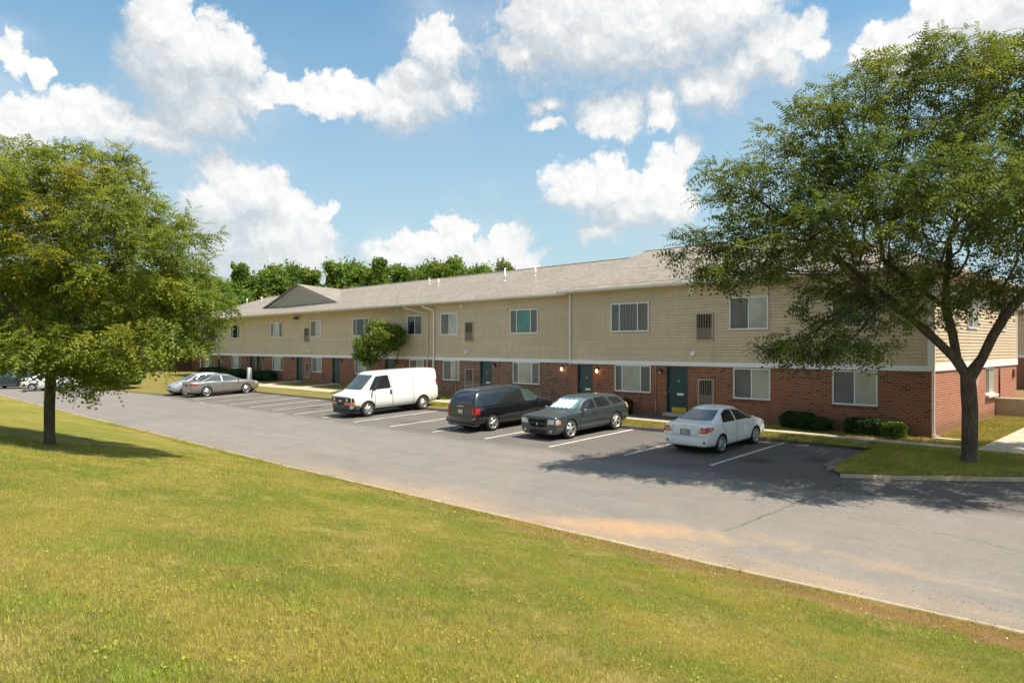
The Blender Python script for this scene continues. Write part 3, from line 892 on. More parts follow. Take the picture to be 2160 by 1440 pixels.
# lamps
for (x, y, z, l) in ((-14.35, 0, 1.98, 1), (-10.76, 0, 2.0, 0), (-17.39, .9, 1.99, 1), (-22.55, .9, 2.03, 0), (-61.8, 1.5, 2.0, 0), (-56.3, 1.5, 2.0, 0), (-53.2, 1.5, 2.0, 0), (-47.7, 1.5, 2.02, 0), (-40.1, 1.5, 2.02, 0), (-33.1, 1.5, 2.02, 0)):
    lamp(x, y, z, bool(l))
# conduits from the lamps down to the ground
for (x, y) in ((-11.04, 0), (-22.25, .9), (-26.0, .9), (-61.05, 1.5), (-48.35, 1.5), (-42.9, 1.5), (-35.0, 1.5)):
    c = MB(); c.tube([(x, y-.03, ZB), (x, y-.03, .75)], .022, 8); c.tube([(x, y-.035, .75), (x, y-.035, -.1)], .035, 8)
    bpart(c, 'conduit', M['conduit'], smooth=True)
c = MB(); c.tube([(.04, 9.75, ZB), (.04, 9.75, .9)], .03, 8); bpart(c, 'conduit', M['darkmetal'], smooth=True)
c = MB(); c.box(0, .08, 12.5, 12.8, 1.7, 2.05); bpart(c, 'meter_box', M['brick_sill'])
# small boxes and dryer vents
for (x, y, z, s) in ((-9.2, 0, 5.50, .12), (-25.43, .9, 5.56, .10), (-32.82, 1.5, 5.53, .11)):
    c = MB(); c.box(x-s, x+s, y-.10, y-.018, z-s*.9, z+s*.9); c.box(x-s*.55, x+s*.55, y-.115, y-.10, z-s*.5, z+s*.5); bpart(c, 'junction_box', M['downspout'], bevel=.006)
for (x, y) in ((-9.13, 0), (-25.03, .9), (-44.99, 1.5), (-62.6, 1.5)):
    c = MB(); z = 2.80
    c.box(x-.08, x+.08, y-.05, y-.018, z-.09, z+.09)
    c.quad((x-.07, y-.05, z+.08), (x+.07, y-.05, z+.08), (x+.08, y-.14, z-.07), (x-.08, y-.14, z-.07)); c.box(x-.08, x+.08, y-.14, y-.05, z-.09, z-.07)
    bpart(c, 'dryer_vent', M['white'])
c = MB(); x, y, z = -46.75, 1.5, 5.5
c.tube([(x, y-.02, z), (x, y-.16, z-.02)], .03, 8); c.box(x-.14, x+.14, y-.40, y-.14, z-.16, z+.04); bpart(c, 'flood_light', M['darkmetal'], bevel=.01)

# --- roof
rf = MB()
yB, yC = .42, -.47
rA, zA = 6.3, 8.16
rC, zC = 6.9, 8.53
L0 = -67.75
th = .14
# sections A and B
rf.slab([(L0, yB, ZG), (-16.1, yB, ZG), (-16.1, rA, zA), (L0+5.85, rA, zA)], th)
rf.slab([(L0+5.85, rA, zA), (-16.1, rA, zA), (-16.1, 12.2, ZG), (L0, 12.2, ZG)], th)
rf.slab([(L0, 12.2, ZG), (L0, yB, ZG), (L0+5.85, rA, zA)], th)
# ridge caps
rf2 = MB(); rf2.tube([(L0+5.85, rA, zA+.0), (-16.2, rA, zA+.0)], .05, 6)
rf2.tube([(-16.45, rC, zC), (-6.5, rC, zC)], .05, 6); rf2.tube([(-6.5, rC, zC), (.47, yC, ZG)], .05, 6); rf2.tube([(L0+5.85, rA, zA), (L0, yB, ZG)], .05, 6)
# section C, hipped at its right end
rf.slab([(-16.5, yC, ZG+.004), (.47, yC, ZG+.004), (-6.5, rC, zC), (-16.5, rC, zC)], th)
rf.slab([(.47, yC, ZG+.004), (.47, 14.2, ZG+.004), (-6.5, rC, zC)], th)
rf.slab([(.47, 14.2, ZG+.004), (-16.5, 14.2, ZG+.004), (-16.5, rC, zC), (-6.5, rC, zC)], th)
roof = bpart(rf, 'roof', M['roof'])
bpart(rf2, 'ridge_caps', M['roof'], roof)
gw = MB()   # end wall of the raised roof
gw.poly([(-16.47, -.4, ZG-.1), (-16.47, rC, zC-.1), (-16.47, 14.0, ZG-.1)]); bpart(gw, 'gable_wall', M['siding'])
# decorative gable
gy = 2.4; gz0, gzp = 6.60, 8.27; gx0, gx1 = -54.3, -42.2; gm = (gx0+gx1)/2
g_ = MB()
n_ = int((gzp-gz0)/.127)
for i in range(n_+1):
    z0_ = gz0+i*.127; z1_ = min(z0_+.127, gzp)
    h0 = (gzp-z0_)/(gzp-gz0)*(gx1-gx0)/2; h1 = (gzp-z1_)/(gzp-gz0)*(gx1-gx0)/2
    g_.quad((gm-h0, gy-.016, z0_), (gm+h0, gy-.016, z0_), (gm+h1, gy-.003, z1_), (gm-h1, gy-.003, z1_))
    g_.quad((gm-h0, gy, z0_), (gm+h0, gy, z0_), (gm+h0, gy-.016, z0_), (gm-h0, gy-.016, z0_))
gab = bpart(g_, 'gable', simple('greyed_siding', (.36, .315, .245), .6, var=.05))
t_ = MB()
hw = (gx1-gx0)/2
for s_ in (-1, 1):
    a = Vector((gm+s_*(hw+.05), 0, gz0-.02)); b = Vector((gm, 0, gzp+.03)); dn = Vector((0, 0, -.24))
    for (y0_, y1_) in ((gy-.06, gy-.02),):
        t_.v += [(a.x, y0_, a.z), (b.x, y0_, b.z), (b.x, y0_, b.z-.24), (a.x-s_*.9, y0_, a.z), (a.x, y1_, a.z), (b.x, y1_, b.z), (b.x, y1_, b.z-.24), (a.x-s_*.9, y1_, a.z)]
        n0 = len(t_.v)-8
        for f in ((0,1,2,3),(4,7,6,5),(0,4,5,1),(2,6,7,3)): t_.f.append(tuple(n0+i for i in f))
bpart(t_, 'rake_trim', simple('grey_trim', (.42, .42, .41), .5), gab)
r_ = MB()
for s_ in (-1, 1):
    e0 = (gm+s_*(hw+.35), gy-.28, gz0-.02+.02); p0 = (gm, gy-.28, gzp+.12); p1 = (gm, 6.3, zA+.02); e1 = (gm+s_*(hw+.35), gy+.15, gz0+.06)
    r_.slab([e0, p0, p1, e1] if s_ > 0 else [e0, e1, p1, p0], .09)
bpart(r_, 'gable_roof', M['roof'], gab)
# gutters
for (x0, x1, y) in ((L0, -16.3, yB), (-16.55, .47, yC)):
    gt = MB(); prof = [(0, 0), (-.06, -.0), (-.12, .04), (-.13, .12), (-.118, .12), (-.108, .05), (-.0, .02)]
    z = ZG-.13
    for (a, b), (c, d) in zip(prof, prof[1:]):
        gt.quad((x0, y+a, z+b), (x1, y+a, z+b), (x1, y+c, z+d), (x0, y+c, z+d))
    gt.box(x0, x1, y+.001, y+.03, ZS, ZG-.04)
    gt.poly([(x0, y+a, z+b) for a, b in prof[:5]]); gt.poly([(x1, y+a, z+b) for a, b in prof[:5]])
    bpart(gt, 'gutter', M['gutter'])
gt = MB(); gt.box(.44, .60, -.55, 14.2, ZG-.13, ZG-.01); bpart(gt, 'gutter', M['gutter'])
# downspouts
def spout(pts, name='downspout', w=.05, mat='downspout'):
    m = MB(); m.tube(pts, w, 4); bpart(m, name, M[mat])
    return
spout([(-30.6, .35, 5.72), (-30.6, .38, 5.60), (-29.6, 1.40, 5.25), (-29.5, 1.43, 5.1), (-29.5, 1.43, 2.46), (-29.5, 1.40, 2.2), (-29.5, 1.42, .1)], w=.05)
spout([(-28.7, .36, 5.72), (-28.6, .42, 5.58), (-28.15, .80, 5.42), (-28.08, .82, 5.3), (-28.08, .82, 2.46), (-28.08, .78, 2.3), (-28.08, .80, .1)], w=.06)
spout([(-16.05, -.07, 5.74), (-16.05, -.07, 2.2)], w=.035, mat='frame')
spout([(-16.19, .45, 2.25), (-16.19, .45, -.1)], w=.07, mat='darkmetal')
spout([(.1, -.3, 5.72), (.09, -.1, 5.5), (.09, -.09, 5.4), (.09, -.09, 2.5), (.075, -.08, 2.2), (.07, -.07, .35), (.09, -.09, .15), (.28, -.16, .05)], w=.052)
spout([(-67.2, 1.42, 5.7), (-67.2, 1.42, .2)], w=.06)
# plumbing vents on the roof
def roofz(y): return ZG+(zA-ZG)/(rA-yB)*(y-yB)
for (x, y, h) in ((-33.9, 5.0, .42), (-31.9, 4.25, .48), (-24.8, 3.85, .66), (-27.0, 6.0, .32), (-22.7, 4.4, .48), (-63.6, 4.7, .5), (-60.9, 5.0, .42)):
    p = MB(); z = roofz(y); p.tube([(x, y, z-.05), (x, y, z+h)], .05, 10); p.lathe([(.05, .0), (.07, -.03), (.08, -.09)], 12, 'z', x, y, z+.05)
    bpart(p, 'vent_pipe', M['pvc'], roof, smooth=True)
p = MB(); p.tube([(-8.2, 3.4, 7.0), (-8.2, 3.4, 7.85)], .05, 10); bpart(p, 'vent_pipe', M['pvc'], roof, smooth=True)
# splash block at the corner downspout
sp = MB(); sp.slab([(.12, -.38, .06), (1.05, -.30, .05), (1.05, -.02, .05), (.12, -.02, .06)], .1)
o = sp.build('splash_block', M['concrete']); tag(o, 'thin concrete splash block under the white downspout at the building corner', 'splash block')

# ------------------------------------------------------------------ other buildings
def block_house(name, x0, x1, y0, y1, label, zb=0., wins=()):
    o = empty(name, ((x0+x1)/2, y0, zb), 0, label, 'building')
    ox = Vector(o.location)
    def bp(mb, n, m, par=None):
        mb.v = [(x-ox.x, y-ox.y, z-ox.z) for x, y, z in mb.v]; return mb.build(n, m, par or o)
    w = MB(); w.box(x0, x1, y0, y1, zb-.3, zb+2.3); bp(w, 'brick_wall', M['brick'])
    s = MB()
    siding(s, x0, x1, zb+2.45, zb+5.75, Pf(y0)); siding(s, y0, y1, zb+2.45, zb+5.75, Ps(x1)); siding(s, y0, y1, zb+2.45, zb+5.75, lambda u, o_, z: (x0-o_, u, z))
    s.box(x0+.01, x1-.01, y0+.01, y1-.01, zb+2.3, zb+5.9); bp(s, 'siding', M['siding'])
    b = MB(); b.box(x0-.05, x1+.05, y0-.05, y1+.05, zb+2.301, zb+2.5); bp(b, 'trim_band', M['trim'])
    r = MB(); e = .5; h = zb+5.8; ym = (y0+y1)/2; zr = h+(ym-y0)*.42
    r.slab([(x0-e, y0-e, h), (x1+e, y0-e, h), (x1+e, ym, zr), (x0-e, ym, zr)], .16)
    r.slab([(x0-e, ym, zr), (x1+e, ym, zr), (x1+e, y1+e, h), (x0-e, y1+e, h)], .16)
    bp(r, 'roof', M['roof'])
    gg = MB()
    for xx in (x0+.02, x1-.02): gg.poly([(xx, y0, h-.1), (xx, y1, h-.1), (xx, ym, zr-.15)])
    bp(gg, 'gable_wall', M['siding'])
    x = x0+2.0
    while x < x1-3:
        for (za, zb_) in ((1.05, 2.25), (3.8, 5.1)):
            f = MB(); f.box(x, x+1.7, y0-.07, y0-.0, zb+za, zb+zb_); f = bp(f, 'window', M['frame'])
            for k in (0, 1):
                g1 = MB(); g1.box(x+.08+k*.8, x+.08+k*.8+.72, y0-.08, y0-.071, zb+za+.08, zb+zb_-.08); g1 = bp(g1, 'pane', M['pane_dark' if k else 'pane_screen'], f)
        x += 5.2
    f = MB(); f.box(x0+5, x0+5.9, y0-.05, y0, zb, zb+2.15); bp(f, 'door', M['teal'])
    return o
block_house('apartment_building', -30, 22, 36, 47, 'second apartment building glimpsed behind the right end of the long one')
block_house('apartment_building', -112, -84, 1, 11, 'far apartment building mostly hidden behind the left tree and parked cars', .2)
block_house('apartment_building', -80.5, -70.5, 5.5, 15, 'short apartment block just beyond the left end of the long building', .2)

# low tan garden wall on the right
w = empty('low_wall', (4, 9.3, 0), 0, 'low tan wall with a pale cap running right from the brick side wall', 'wall')
m = MB(); m.box(-3.99, 8, -.1, .1, -.2, .86); m.build('wall_body', M['tan_wall'], w)
m = MB(); m.box(-3.99, 8, -.14, .14, .86, .92); m.build('coping', M['cap'], w)

# utility poles far behind the roof
for i, (px, h) in enumerate(((1050.4, 545), (1061, 543))):
    k = (px-1080)/1500.; t = 120
    fwd = (math.cos(R(135.4)), math.sin(R(135.4))); rgt = (math.sin(R(135.4)), -math.cos(R(135.4)))
    x = 7.17+t*(fwd[0]+k*rgt[0]); y = -27.05+t*(fwd[1]+k*rgt[1]); z = 3.1+t*(731-h)/1500
    e = empty('utility_pole', (x, y, -1), 0, ['left one of the two thin poles rising behind the roof ridge', 'right one of the two thin poles rising behind the roof ridge'][i], 'pole', 'utility poles behind the roof')
    m = MB(); m.tube([(0, 0, 0), (0, 0, z+1)], [.16, .12], 10); m.build('pole', M['bark_dark'], e, True)
    m = MB(); m.box(-.9, .9, -.05, .05, z-.9, z-.75); m.build('crossarm', M['bark_dark'], e)

# white marker post with a rounded head by the far hedges
e = empty('marker_post', (-51.3, -.6, T_(-51.3, -.6)), R(4), 'white round topped marker post with dark lettering standing before the far hedges', 'marker post')
m = MB(); prof = [(-.13, 0), (.13, 0), (.13, .98)]+[(.13*math.cos(a), 1.02+.16*math.sin(a)) for a in [i*math.pi/8 for i in range(9)]]+[(-.13, .98)]
n = len(prof)
m.v = [(x, -.15, z) for x, z in prof]+[(x, .15, z) for x, z in prof]
m.f = [tuple(range(n)), tuple(reversed(range(n, 2*n)))]+[(i, n+i, n+(i+1) % n, (i+1) % n) for i in range(n)]
m.build('post', M['white'], e)
for k, ch in enumerate('1201'):
    me = text_mesh(ch, .22); me.transform(Matrix.Rotation(R(90), 4, 'X'))
    o = link('lettering', me, M['darkmetal'], e); o.location = (0, -.156, .94-.18*k)
# ------------------------------------------------------------------ cars
# local frame: +x forward, +y left, z up, origin on the ground under the middle of the wheelbase
def paint(name, c, metal=.0, rough=.32, flake=0, coat=.7):
    m, nt, b = mat_new(name); g = NG(nt)
    b.inputs['Metallic'].default_value = metal; b.inputs['Roughness'].default_value = rough
    b.inputs['Coat Weight'].default_value = coat; b.inputs['Coat Roughness'].default_value = .06
    f = g.noise(g.obj(), 3, 4, .6)[0]
    v = g.ramp(f, .3, .7, .95, 1.03, False)
    # road dust near the sills
    s = g.sep(g.obj())
    base = g.vm('SCALE', tuple(c), v)
    d = g.math('MULTIPLY', g.ramp(g.math('ADD', s[2], g.math('MULTIPLY', f, .3)), .30, .62, .13, 0), 1)
    base = g.mix(d, base, C(.16, .12, .09))
    g.l(base, b.inputs['Base Color'])
    return m
CM = dict(
    white=paint('white_car_paint', (.80, .80, .79), 0, .35),
    pearl=paint('white_sedan_paint', (.84, .84, .83), 0, .3),
    black=paint('black_car_paint', (.008, .009, .011), 0, .22, coat=1),
    green=paint('grey_green_metallic_paint', (.062, .082, .086), .4, .3),
    silver=paint('silver_metallic_paint', (.50, .50, .49), .45, .32),
    grey=paint('warm_grey_metallic_paint', (.31, .295, .27), .55, .3),
    blue=paint('dark_blue_metallic_paint', (.03, .045, .09), .4, .3))
CM['glass'] = m_glass('car_glass', (.018, .021, .022), .03)
CM['glass_lit'] = m_glass('car_glass_over_pale_cabin', (.075, .095, .10), .03)
CM['glass_green'] = m_glass('green_car_glass', (.045, .075, .065), .03)
CM['tyre'] = simple('tyre_rubber', (.022, .020, .018), .85, var=.3, scale=9)
CM['well'] = simple('wheel_well', (.006, .006, .006), .95, var=0)
CM['rim'] = simple('alloy_rim', (.62, .60, .57), .28, .75, var=.1)
CM['rim_dark'] = simple('rim_recess', (.03, .03, .03), .6)
CM['hubcap'] = simple('silver_hubcap', (.45, .46, .47), .35, .5)
CM['red'] = simple('red_lens', (.42, .012, .01), .12, var=.1, coat=.6)
CM['orange'] = simple('amber_lens', (.85, .20, .01), .15, var=.1, coat=.6)
CM['clear'] = simple('clear_lens', (.62, .64, .66), .08, .4, var=.25, scale=18, coat=1)
CM['pinklens'] = simple('reversing_lens', (.75, .42, .38), .1, var=.1, coat=.6)
CM['chrome'] = simple('chrome', (.72, .72, .72), .12, 1., var=.02)
CM['seam'] = simple('panel_gap', (.012, .012, .012), .8, var=0)
CM['plastic'] = simple('dark_bumper_plastic', (.045, .047, .050), .55, var=.15)
CM['shade'] = simple('silver_sunshade', (.93, .93, .93), .25, .25, var=.05)
CM['plate'] = simple('plate_white', (.62, .64, .66), .5)
CM['plate_y'] = simple('plate_yellow', (.60, .55, .16), .5)
CM['plate_txt'] = simple('plate_text', (.03, .05, .12), .6)

def resample(rows, n):
    rows = np.array(rows, float); x = rows[:, 0]
    order = np.argsort(x); rows = rows[order]; x = rows[:, 0]
    return rows

def body_mesh(rows):
    """rows: (x, zb, zs, zt, wb, w, wt) from rear to front. zs shoulder, zt top, w half width, wt half width at top"""
    V = []; F = []; K = None
    for (x, zb, zs, zt, wb, w, wt) in rows:
        gh = zt-zs
        e = min(.035, gh*.3)
        zl = zb+(zs-zb)*.30; zm = zb+(zs-zb)*.62
        half = [(0, zb), (wb*.8, zb), (wb, zb+.015), (w*.985, zl), (w, zm), (w*.975, zs-.01), (wt+(w*.955-wt)*.97, zs+e),
                (wt+(w*.94-wt)*.48, zs+e+(gh-e)*.55), (wt, zt-min(.05, gh*.25)), (wt*.86, zt-min(.012, gh*.05)), (wt*.5, zt+.012*min(1, gh*3)), (0, zt+.02*min(1, gh*3+.3))]
        ring = [(x, y, z) for y, z in half]+[(x, -y, z) for y, z in half[-2:0:-1]]
        K = len(ring); V += ring
    n = len(rows)
    for i in range(n-1):
        for k in range(K):
            F.append((i*K+k, i*K+(k+1) % K, (i+1)*K+(k+1) % K, (i+1)*K+k))
    for i0, rev in ((0, True), (n-1, False)):   # ladder caps
        r = [i0*K+k for k in range(K)]; H = K//2
        for k in range(H):
            a, b = r[k], r[k+1]; c, d = r[(K-k-1) % K], r[(K-k) % K]
            f = [a, b, c, d]
            f = list(dict.fromkeys(f))
            if len(f) >= 3: F.append(tuple(f if not rev else reversed(f)))
    me = bpy.data.meshes.new('body'); me.from_pydata(V, [], F); me.update()
    bm = bmesh.new(); bm.from_mesh(me); bmesh.ops.recalc_face_normals(bm, faces=bm.faces); bm.to_mesh(me); bm.free()
    return me

def evald(o):
    dg = bpy.context.evaluated_depsgraph_get(); dg.update()
    return bpy.data.meshes.new_from_object(o.evaluated_get(dg))

class Car:
    def __init__(s, name, rows, mat, wheels, r, track, label, arch=1.13, group=None, cat='car', tw=.21, sx=1.):
        s.sx = sx
        s.root = empty(name, (0, 0, 0), 0, label, cat, group)
        s.mat = mat
        me = body_mesh(rows)
        tmp = bpy.data.objects.new('tmp', me); col.objects.link(tmp)
        sub = tmp.modifiers.new('s', 'SUBSURF'); sub.levels = 2; sub.render_levels = 2
        full = evald(tmp)
        s.bvh = BVHTree.FromPolygons([v.co.copy() for v in full.vertices], [tuple(p.vertices) for p in full.polygons])
        full.materials.append(mat)
        b = bpy.data.objects.new('tmpb', full); col.objects.link(b)
        cut = MB()
        for wx in wheels:
            for sd in (-1, 1):
                n0 = len(cut.v)
                cut.tube([(wx, sd*(track+.5), r*1.0), (wx, sd*(track-.34), r*1.0)], r*arch, 28)
                cut.v[n0:] = [(wx+(p[0]-wx)/sx, p[1], p[2]) for p in cut.v[n0:]]
        cm = cut.mesh('cut'); cm.materials.append(CM['well'])
        bm = bmesh.new(); bm.from_mesh(cm); bmesh.ops.recalc_face_normals(bm, faces=bm.faces); bm.to_mesh(cm); bm.free()
        co = bpy.data.objects.new('tmpc', cm); col.objects.link(co)
        bo = b.modifiers.new('b', 'BOOLEAN'); bo.object = co; bo.operation = 'DIFFERENCE'; bo.solver = 'EXACT'
        bo.material_mode = 'TRANSFER'
        res = evald(b)
        for q in (tmp, b, co): bpy.data.objects.remove(q)
        res.polygons.foreach_set('use_smooth', [True]*len(res.polygons))
        s.body = bpy.data.objects.new('body', res); col.objects.link(s.body); s.body.parent = s.root
        try: res.set_sharp_from_angle(angle=R(50))
        except Exception: pass
        s.track = track; s.r = r; s.wheels = wheels; s.tw = tw
    def cast(s, axis, sd, u, v):
        if axis == 'y': o = Vector((u, sd*4, v)); d = Vector((0, -sd, 0))
        elif axis == 'x': o = Vector((sd*6, u, v)); d = Vector((-sd, 0, 0))
        else: o = Vector((u, v, 4)); d = Vector((0, 0, -1))
        h = s.bvh.ray_cast(o, d)
        return h[0], h[1]
    def patch(s, name, poly, axis, sd, mat, off=.006, res=.07, parent=None, rnd=0, both=False, thick=0):
        """flat outline laid on the bodywork"""
        P = [Vector(p) for p in poly]
        if rnd: P = round_poly(P, rnd)
        pts = []; n = len(P)
        for i in range(n):
            a, b = P[i], P[(i+1) % n]; k = max(1, int((b-a).length/res))
            for j in range(k): pts.append(a+(b-a)*j/k)
        nb = len(pts)
        xs = [p.x for p in P]; ys = [p.y for p in P]
        x = min(xs)+res*.5
        pl = [(p.x, p.y) for p in P]
        while x < max(xs):
            y = min(ys)+res*.5
            while y < max(ys):
                if in_poly(x, y, pl): pts.append(Vector((x, y)))
                y += res
            x += res
        v, e, f, *_ = delaunay_2d_cdt(pts, [(i, (i+1) % nb) for i in range(nb)], [list(range(nb))], 1, 1e-5)
        V = []; last = None
        for p in v:
            h, nn = s.cast(axis, sd, p.x, p.y)
            if h is None: h, nn = last if last else (Vector((0, 0, .5)), Vector((0, 0, 1)))
            last = (h, nn)
            q = h+nn*off
            V.append(q)
        mb = MB(); mb.v = [tuple(q) for q in V]; mb.f = [tuple(t) for t in f]
        if parent is None: parent = s.body
        me = mb.mesh(name)
        bm = bmesh.new(); bm.from_mesh(me); bmesh.ops.recalc_face_normals(bm, faces=bm.faces)
        tot = Vector((0, 0, 0))
        for q in bm.faces: tot += q.normal*q.calc_area()
        want = {'y': Vector((0, sd, 0)), 'x': Vector((sd, 0, 0)), 'z': Vector((0, 0, 1))}[axis]
        if tot.dot(want) < 0: bmesh.ops.reverse_faces(bm, faces=bm.faces)
        bm.to_mesh(me); bm.free()
        o = link(name, me, mat, parent, True)
        if thick:
            so = o.modifiers.new('t', 'SOLIDIFY'); so.thickness = thick; so.offset = -1
        if both and axis == 'y' and sd > 0 or both and axis == 'y':
            s.patch(name, poly, axis, -sd, mat, off, res, parent, rnd, False, thick)
        if both and axis == 'x':
            s.patch(name, [(-a, b) for a, b in poly], axis, sd, mat, off, res, parent, rnd, False, thick)
        return o
    def line(s, pts, axis, sd, w=.012, off=.003, both=True, name='panel_gap', mat=None, res=.06):
        V = []; F = []
        P = [Vector(p) for p in pts]; Q = []
        for a, b in zip(P, P[1:]):
            k = max(1, int((b-a).length/res))
            for j in range(k): Q.append(a+(b-a)*j/k)
        Q.append(P[-1])
        mb = MB(); prev = None
        for sdd in ((sd, -sd) if both else (sd,)):
            prev = None
            for i, q in enumerate(Q):
                d = (Q[min(i+1, len(Q)-1)]-Q[max(i-1, 0)]).normalized(); nn = Vector((-d.y, d.x))*w/2
                row = []
                for t in (q-nn, q+nn):
                    h, no = s.cast(axis, sdd, t.x, t.y)
                    row.append(None if h is None else h+no*off)
                if prev and all(row) and all(prev): mb.quad(prev[0], row[0], row[1], prev[1])
                prev = row
        return mb
    def seams(s, lines, w=.012):
        for L in lines:
            for sd in (-1, 1):
                m = s.line(L, 'y', sd, w*1.5, both=False)
                if m.v: m.build('panel_gap', CM['seam'], s.body)
    def wheel(s, kind='five', rim_r=.66, rimmat=None):
        for wx in s.wheels:
            for sd in (-1, 1):
                r = s.r; tw = s.tw; y0 = sd*(s.track-tw)
                t = MB()
                prof = [(r*rim_r, 0), (r*.80, -.0), (r*.93, .010), (r*.985, .03), (r, .05), (r, tw-.05), (r*.985, tw-.03), (r*.93, tw-.008), (r*.80, tw), (r*rim_r, tw-.015)]
                t.lathe(prof, 36, 'y', 0, 0, 0, sd)
                w = t.build('wheel', CM['tyre'], s.root, True); w.location = (wx, y0, r); w.scale = (1/s.sx, 1, 1)
                rr = r*rim_r
                d = MB(); d.lathe([(0, tw*.45), (rr*.9, tw*.42), (rr, tw-.02)], 28, 'y', 0, 0, 0, sd)
                d.build('rim_recess', CM['rim_dark'], w, True)
                m = MB(); m.lathe([(rr*.99, tw-.05), (rr*1.03, tw-.012), (rr*1.0, tw-.004), (rr*.93, tw-.008), (rr*.91, tw-.06)], 36, 'y', 0, 0, 0, sd)
                ns, ww, w2 = dict(five=(5, .19, .16), ten=(10, .10, .075), cap=(9, .13, .17), steel=(6, .22, .24), split=(5, .26, .2))[kind]
                ph = .3 if wx > 0 else .75
                yo = tw-.02
                for k in range(ns):
                    a = 2*math.pi*k/ns+ph
                    ca, sa = math.cos(a), math.sin(a)
                    def pt(u, v, h): return (ca*u-sa*v, sd*h, sa*u+ca*v)
                    r0, r1 = rr*.12, rr*.95
                    a0, a1 = rr*ww*.9, rr*w2
                    q = [pt(r0, -a0, yo-.0), pt(r1, -a1, yo-.006), pt(r1, a1, yo-.006), pt(r0, a0, yo), pt(r0, -a0, yo-.035), pt(r1, -a1, yo-.035), pt(r1, a1, yo-.035), pt(r0, a0, yo-.035)]
                    n = len(m.v); m.v += q
                    for f in ((0,1,2,3),(4,7,6,5),(0,4,5,1),(3,2,6,7),(1,5,6,2)): m.f.append(tuple(n+i for i in f))
                m.lathe([(0, yo+.012), (rr*.13, yo+.010), (rr*.21, yo-.002), (rr*.24, yo-.03)], 20, 'y', 0, 0, 0, sd)
                if kind == 'steel':
                    m.lathe([(rr*.52, yo-.012), (rr*.60, yo-.002), (rr*.68, yo-.012)], 28, 'y', 0, 0, 0, sd)
                m.build('rim', rimmat or CM['rim'], w, True)
    def mirror(s, x, z, y, mat, size=(.12, .2, .14), arm=True):
        for sd in (-1, 1):
            m = bmesh.new(); bmesh.ops.create_cube(m, size=1)
            for v in m.verts: v.co = Vector((v.co.x*size[0]*(1.0 if v.co.y*sd < 0 else .75), v.co.y*size[1], v.co.z*size[2]*(1 if v.co.y*sd < 0 else .8)))
            me = bpy.data.meshes.new('mirror'); m.to_mesh(me); m.free()
            o = link('side_mirror', me, mat, s.root, True); o.location = (x, sd*(y+size[1]*.5), z)
            b = o.modifiers.new('b', 'SUBSURF'); b.levels = b.render_levels = 2
            cz = o.modifiers.new('bb', 'BEVEL'); cz.width = .01
            a = MB(); a.tube([(x-0, sd*(y-.1), z-size[2]*.35), (x, sd*(y+size[1]*.4), z-.01)], [.035, .025], 8)
            a.v = [(p[0]-x, p[1]-sd*(y+size[1]*.5), p[2]-z) for p in a.v]
            a.build('mirror_arm', CM['plastic'], o, True)
    def place(s, x, y, yaw, z=None, scale=1.):
        # pitch with the slope of the lot (which falls towards -y)
        c = Vector((math.cos(yaw), math.sin(yaw)))
        e = 1.4; zf = A_(x+c.x*e, y+c.y*e); zr = A_(x-c.x*e, y-c.y*e)
        pitch = -math.atan2(zf-zr, 2*e)
        n = Vector((-c.y, c.x)); zl = A_(x+n.x*.7, y+n.y*.7); zq = A_(x-n.x*.7, y-n.y*.7)
        roll = math.atan2(zl-zq, 1.4)
        s.root.location = (x, y, (zf+zr)/2+.004 if z is None else z)
        s.root.rotation_euler = (roll, pitch, yaw)
        s.root.scale = (scale*s.sx, scale, scale)

def round_poly(P, r, n=4):
    out = []; k = len(P)
    for i in range(k):
        a, b, c = P[i-1], P[i], P[(i+1) % k]
        u = (a-b); v = (c-b); ru = min(r, u.length*.45); rv = min(r, v.length*.45)
        p0 = b+u.normalized()*ru; p1 = b+v.normalized()*rv
        for j in range(n+1):
            t = j/n; out.append(p0*(1-t)**2+b*2*t*(1-t)+p1*t*t)
    return out

def box_part(car, name, x0, x1, y0, y1, z0, z1, mat, bevel=.01, both=False):
    o = None
    for sd in ((1, -1) if both else (1,)):
        m = MB(); a, b = sorted((y0*sd, y1*sd)); m.box(x0, x1, a, b, z0, z1)
        o = m.build(name, mat, car.root, bevel=bevel)
    return o

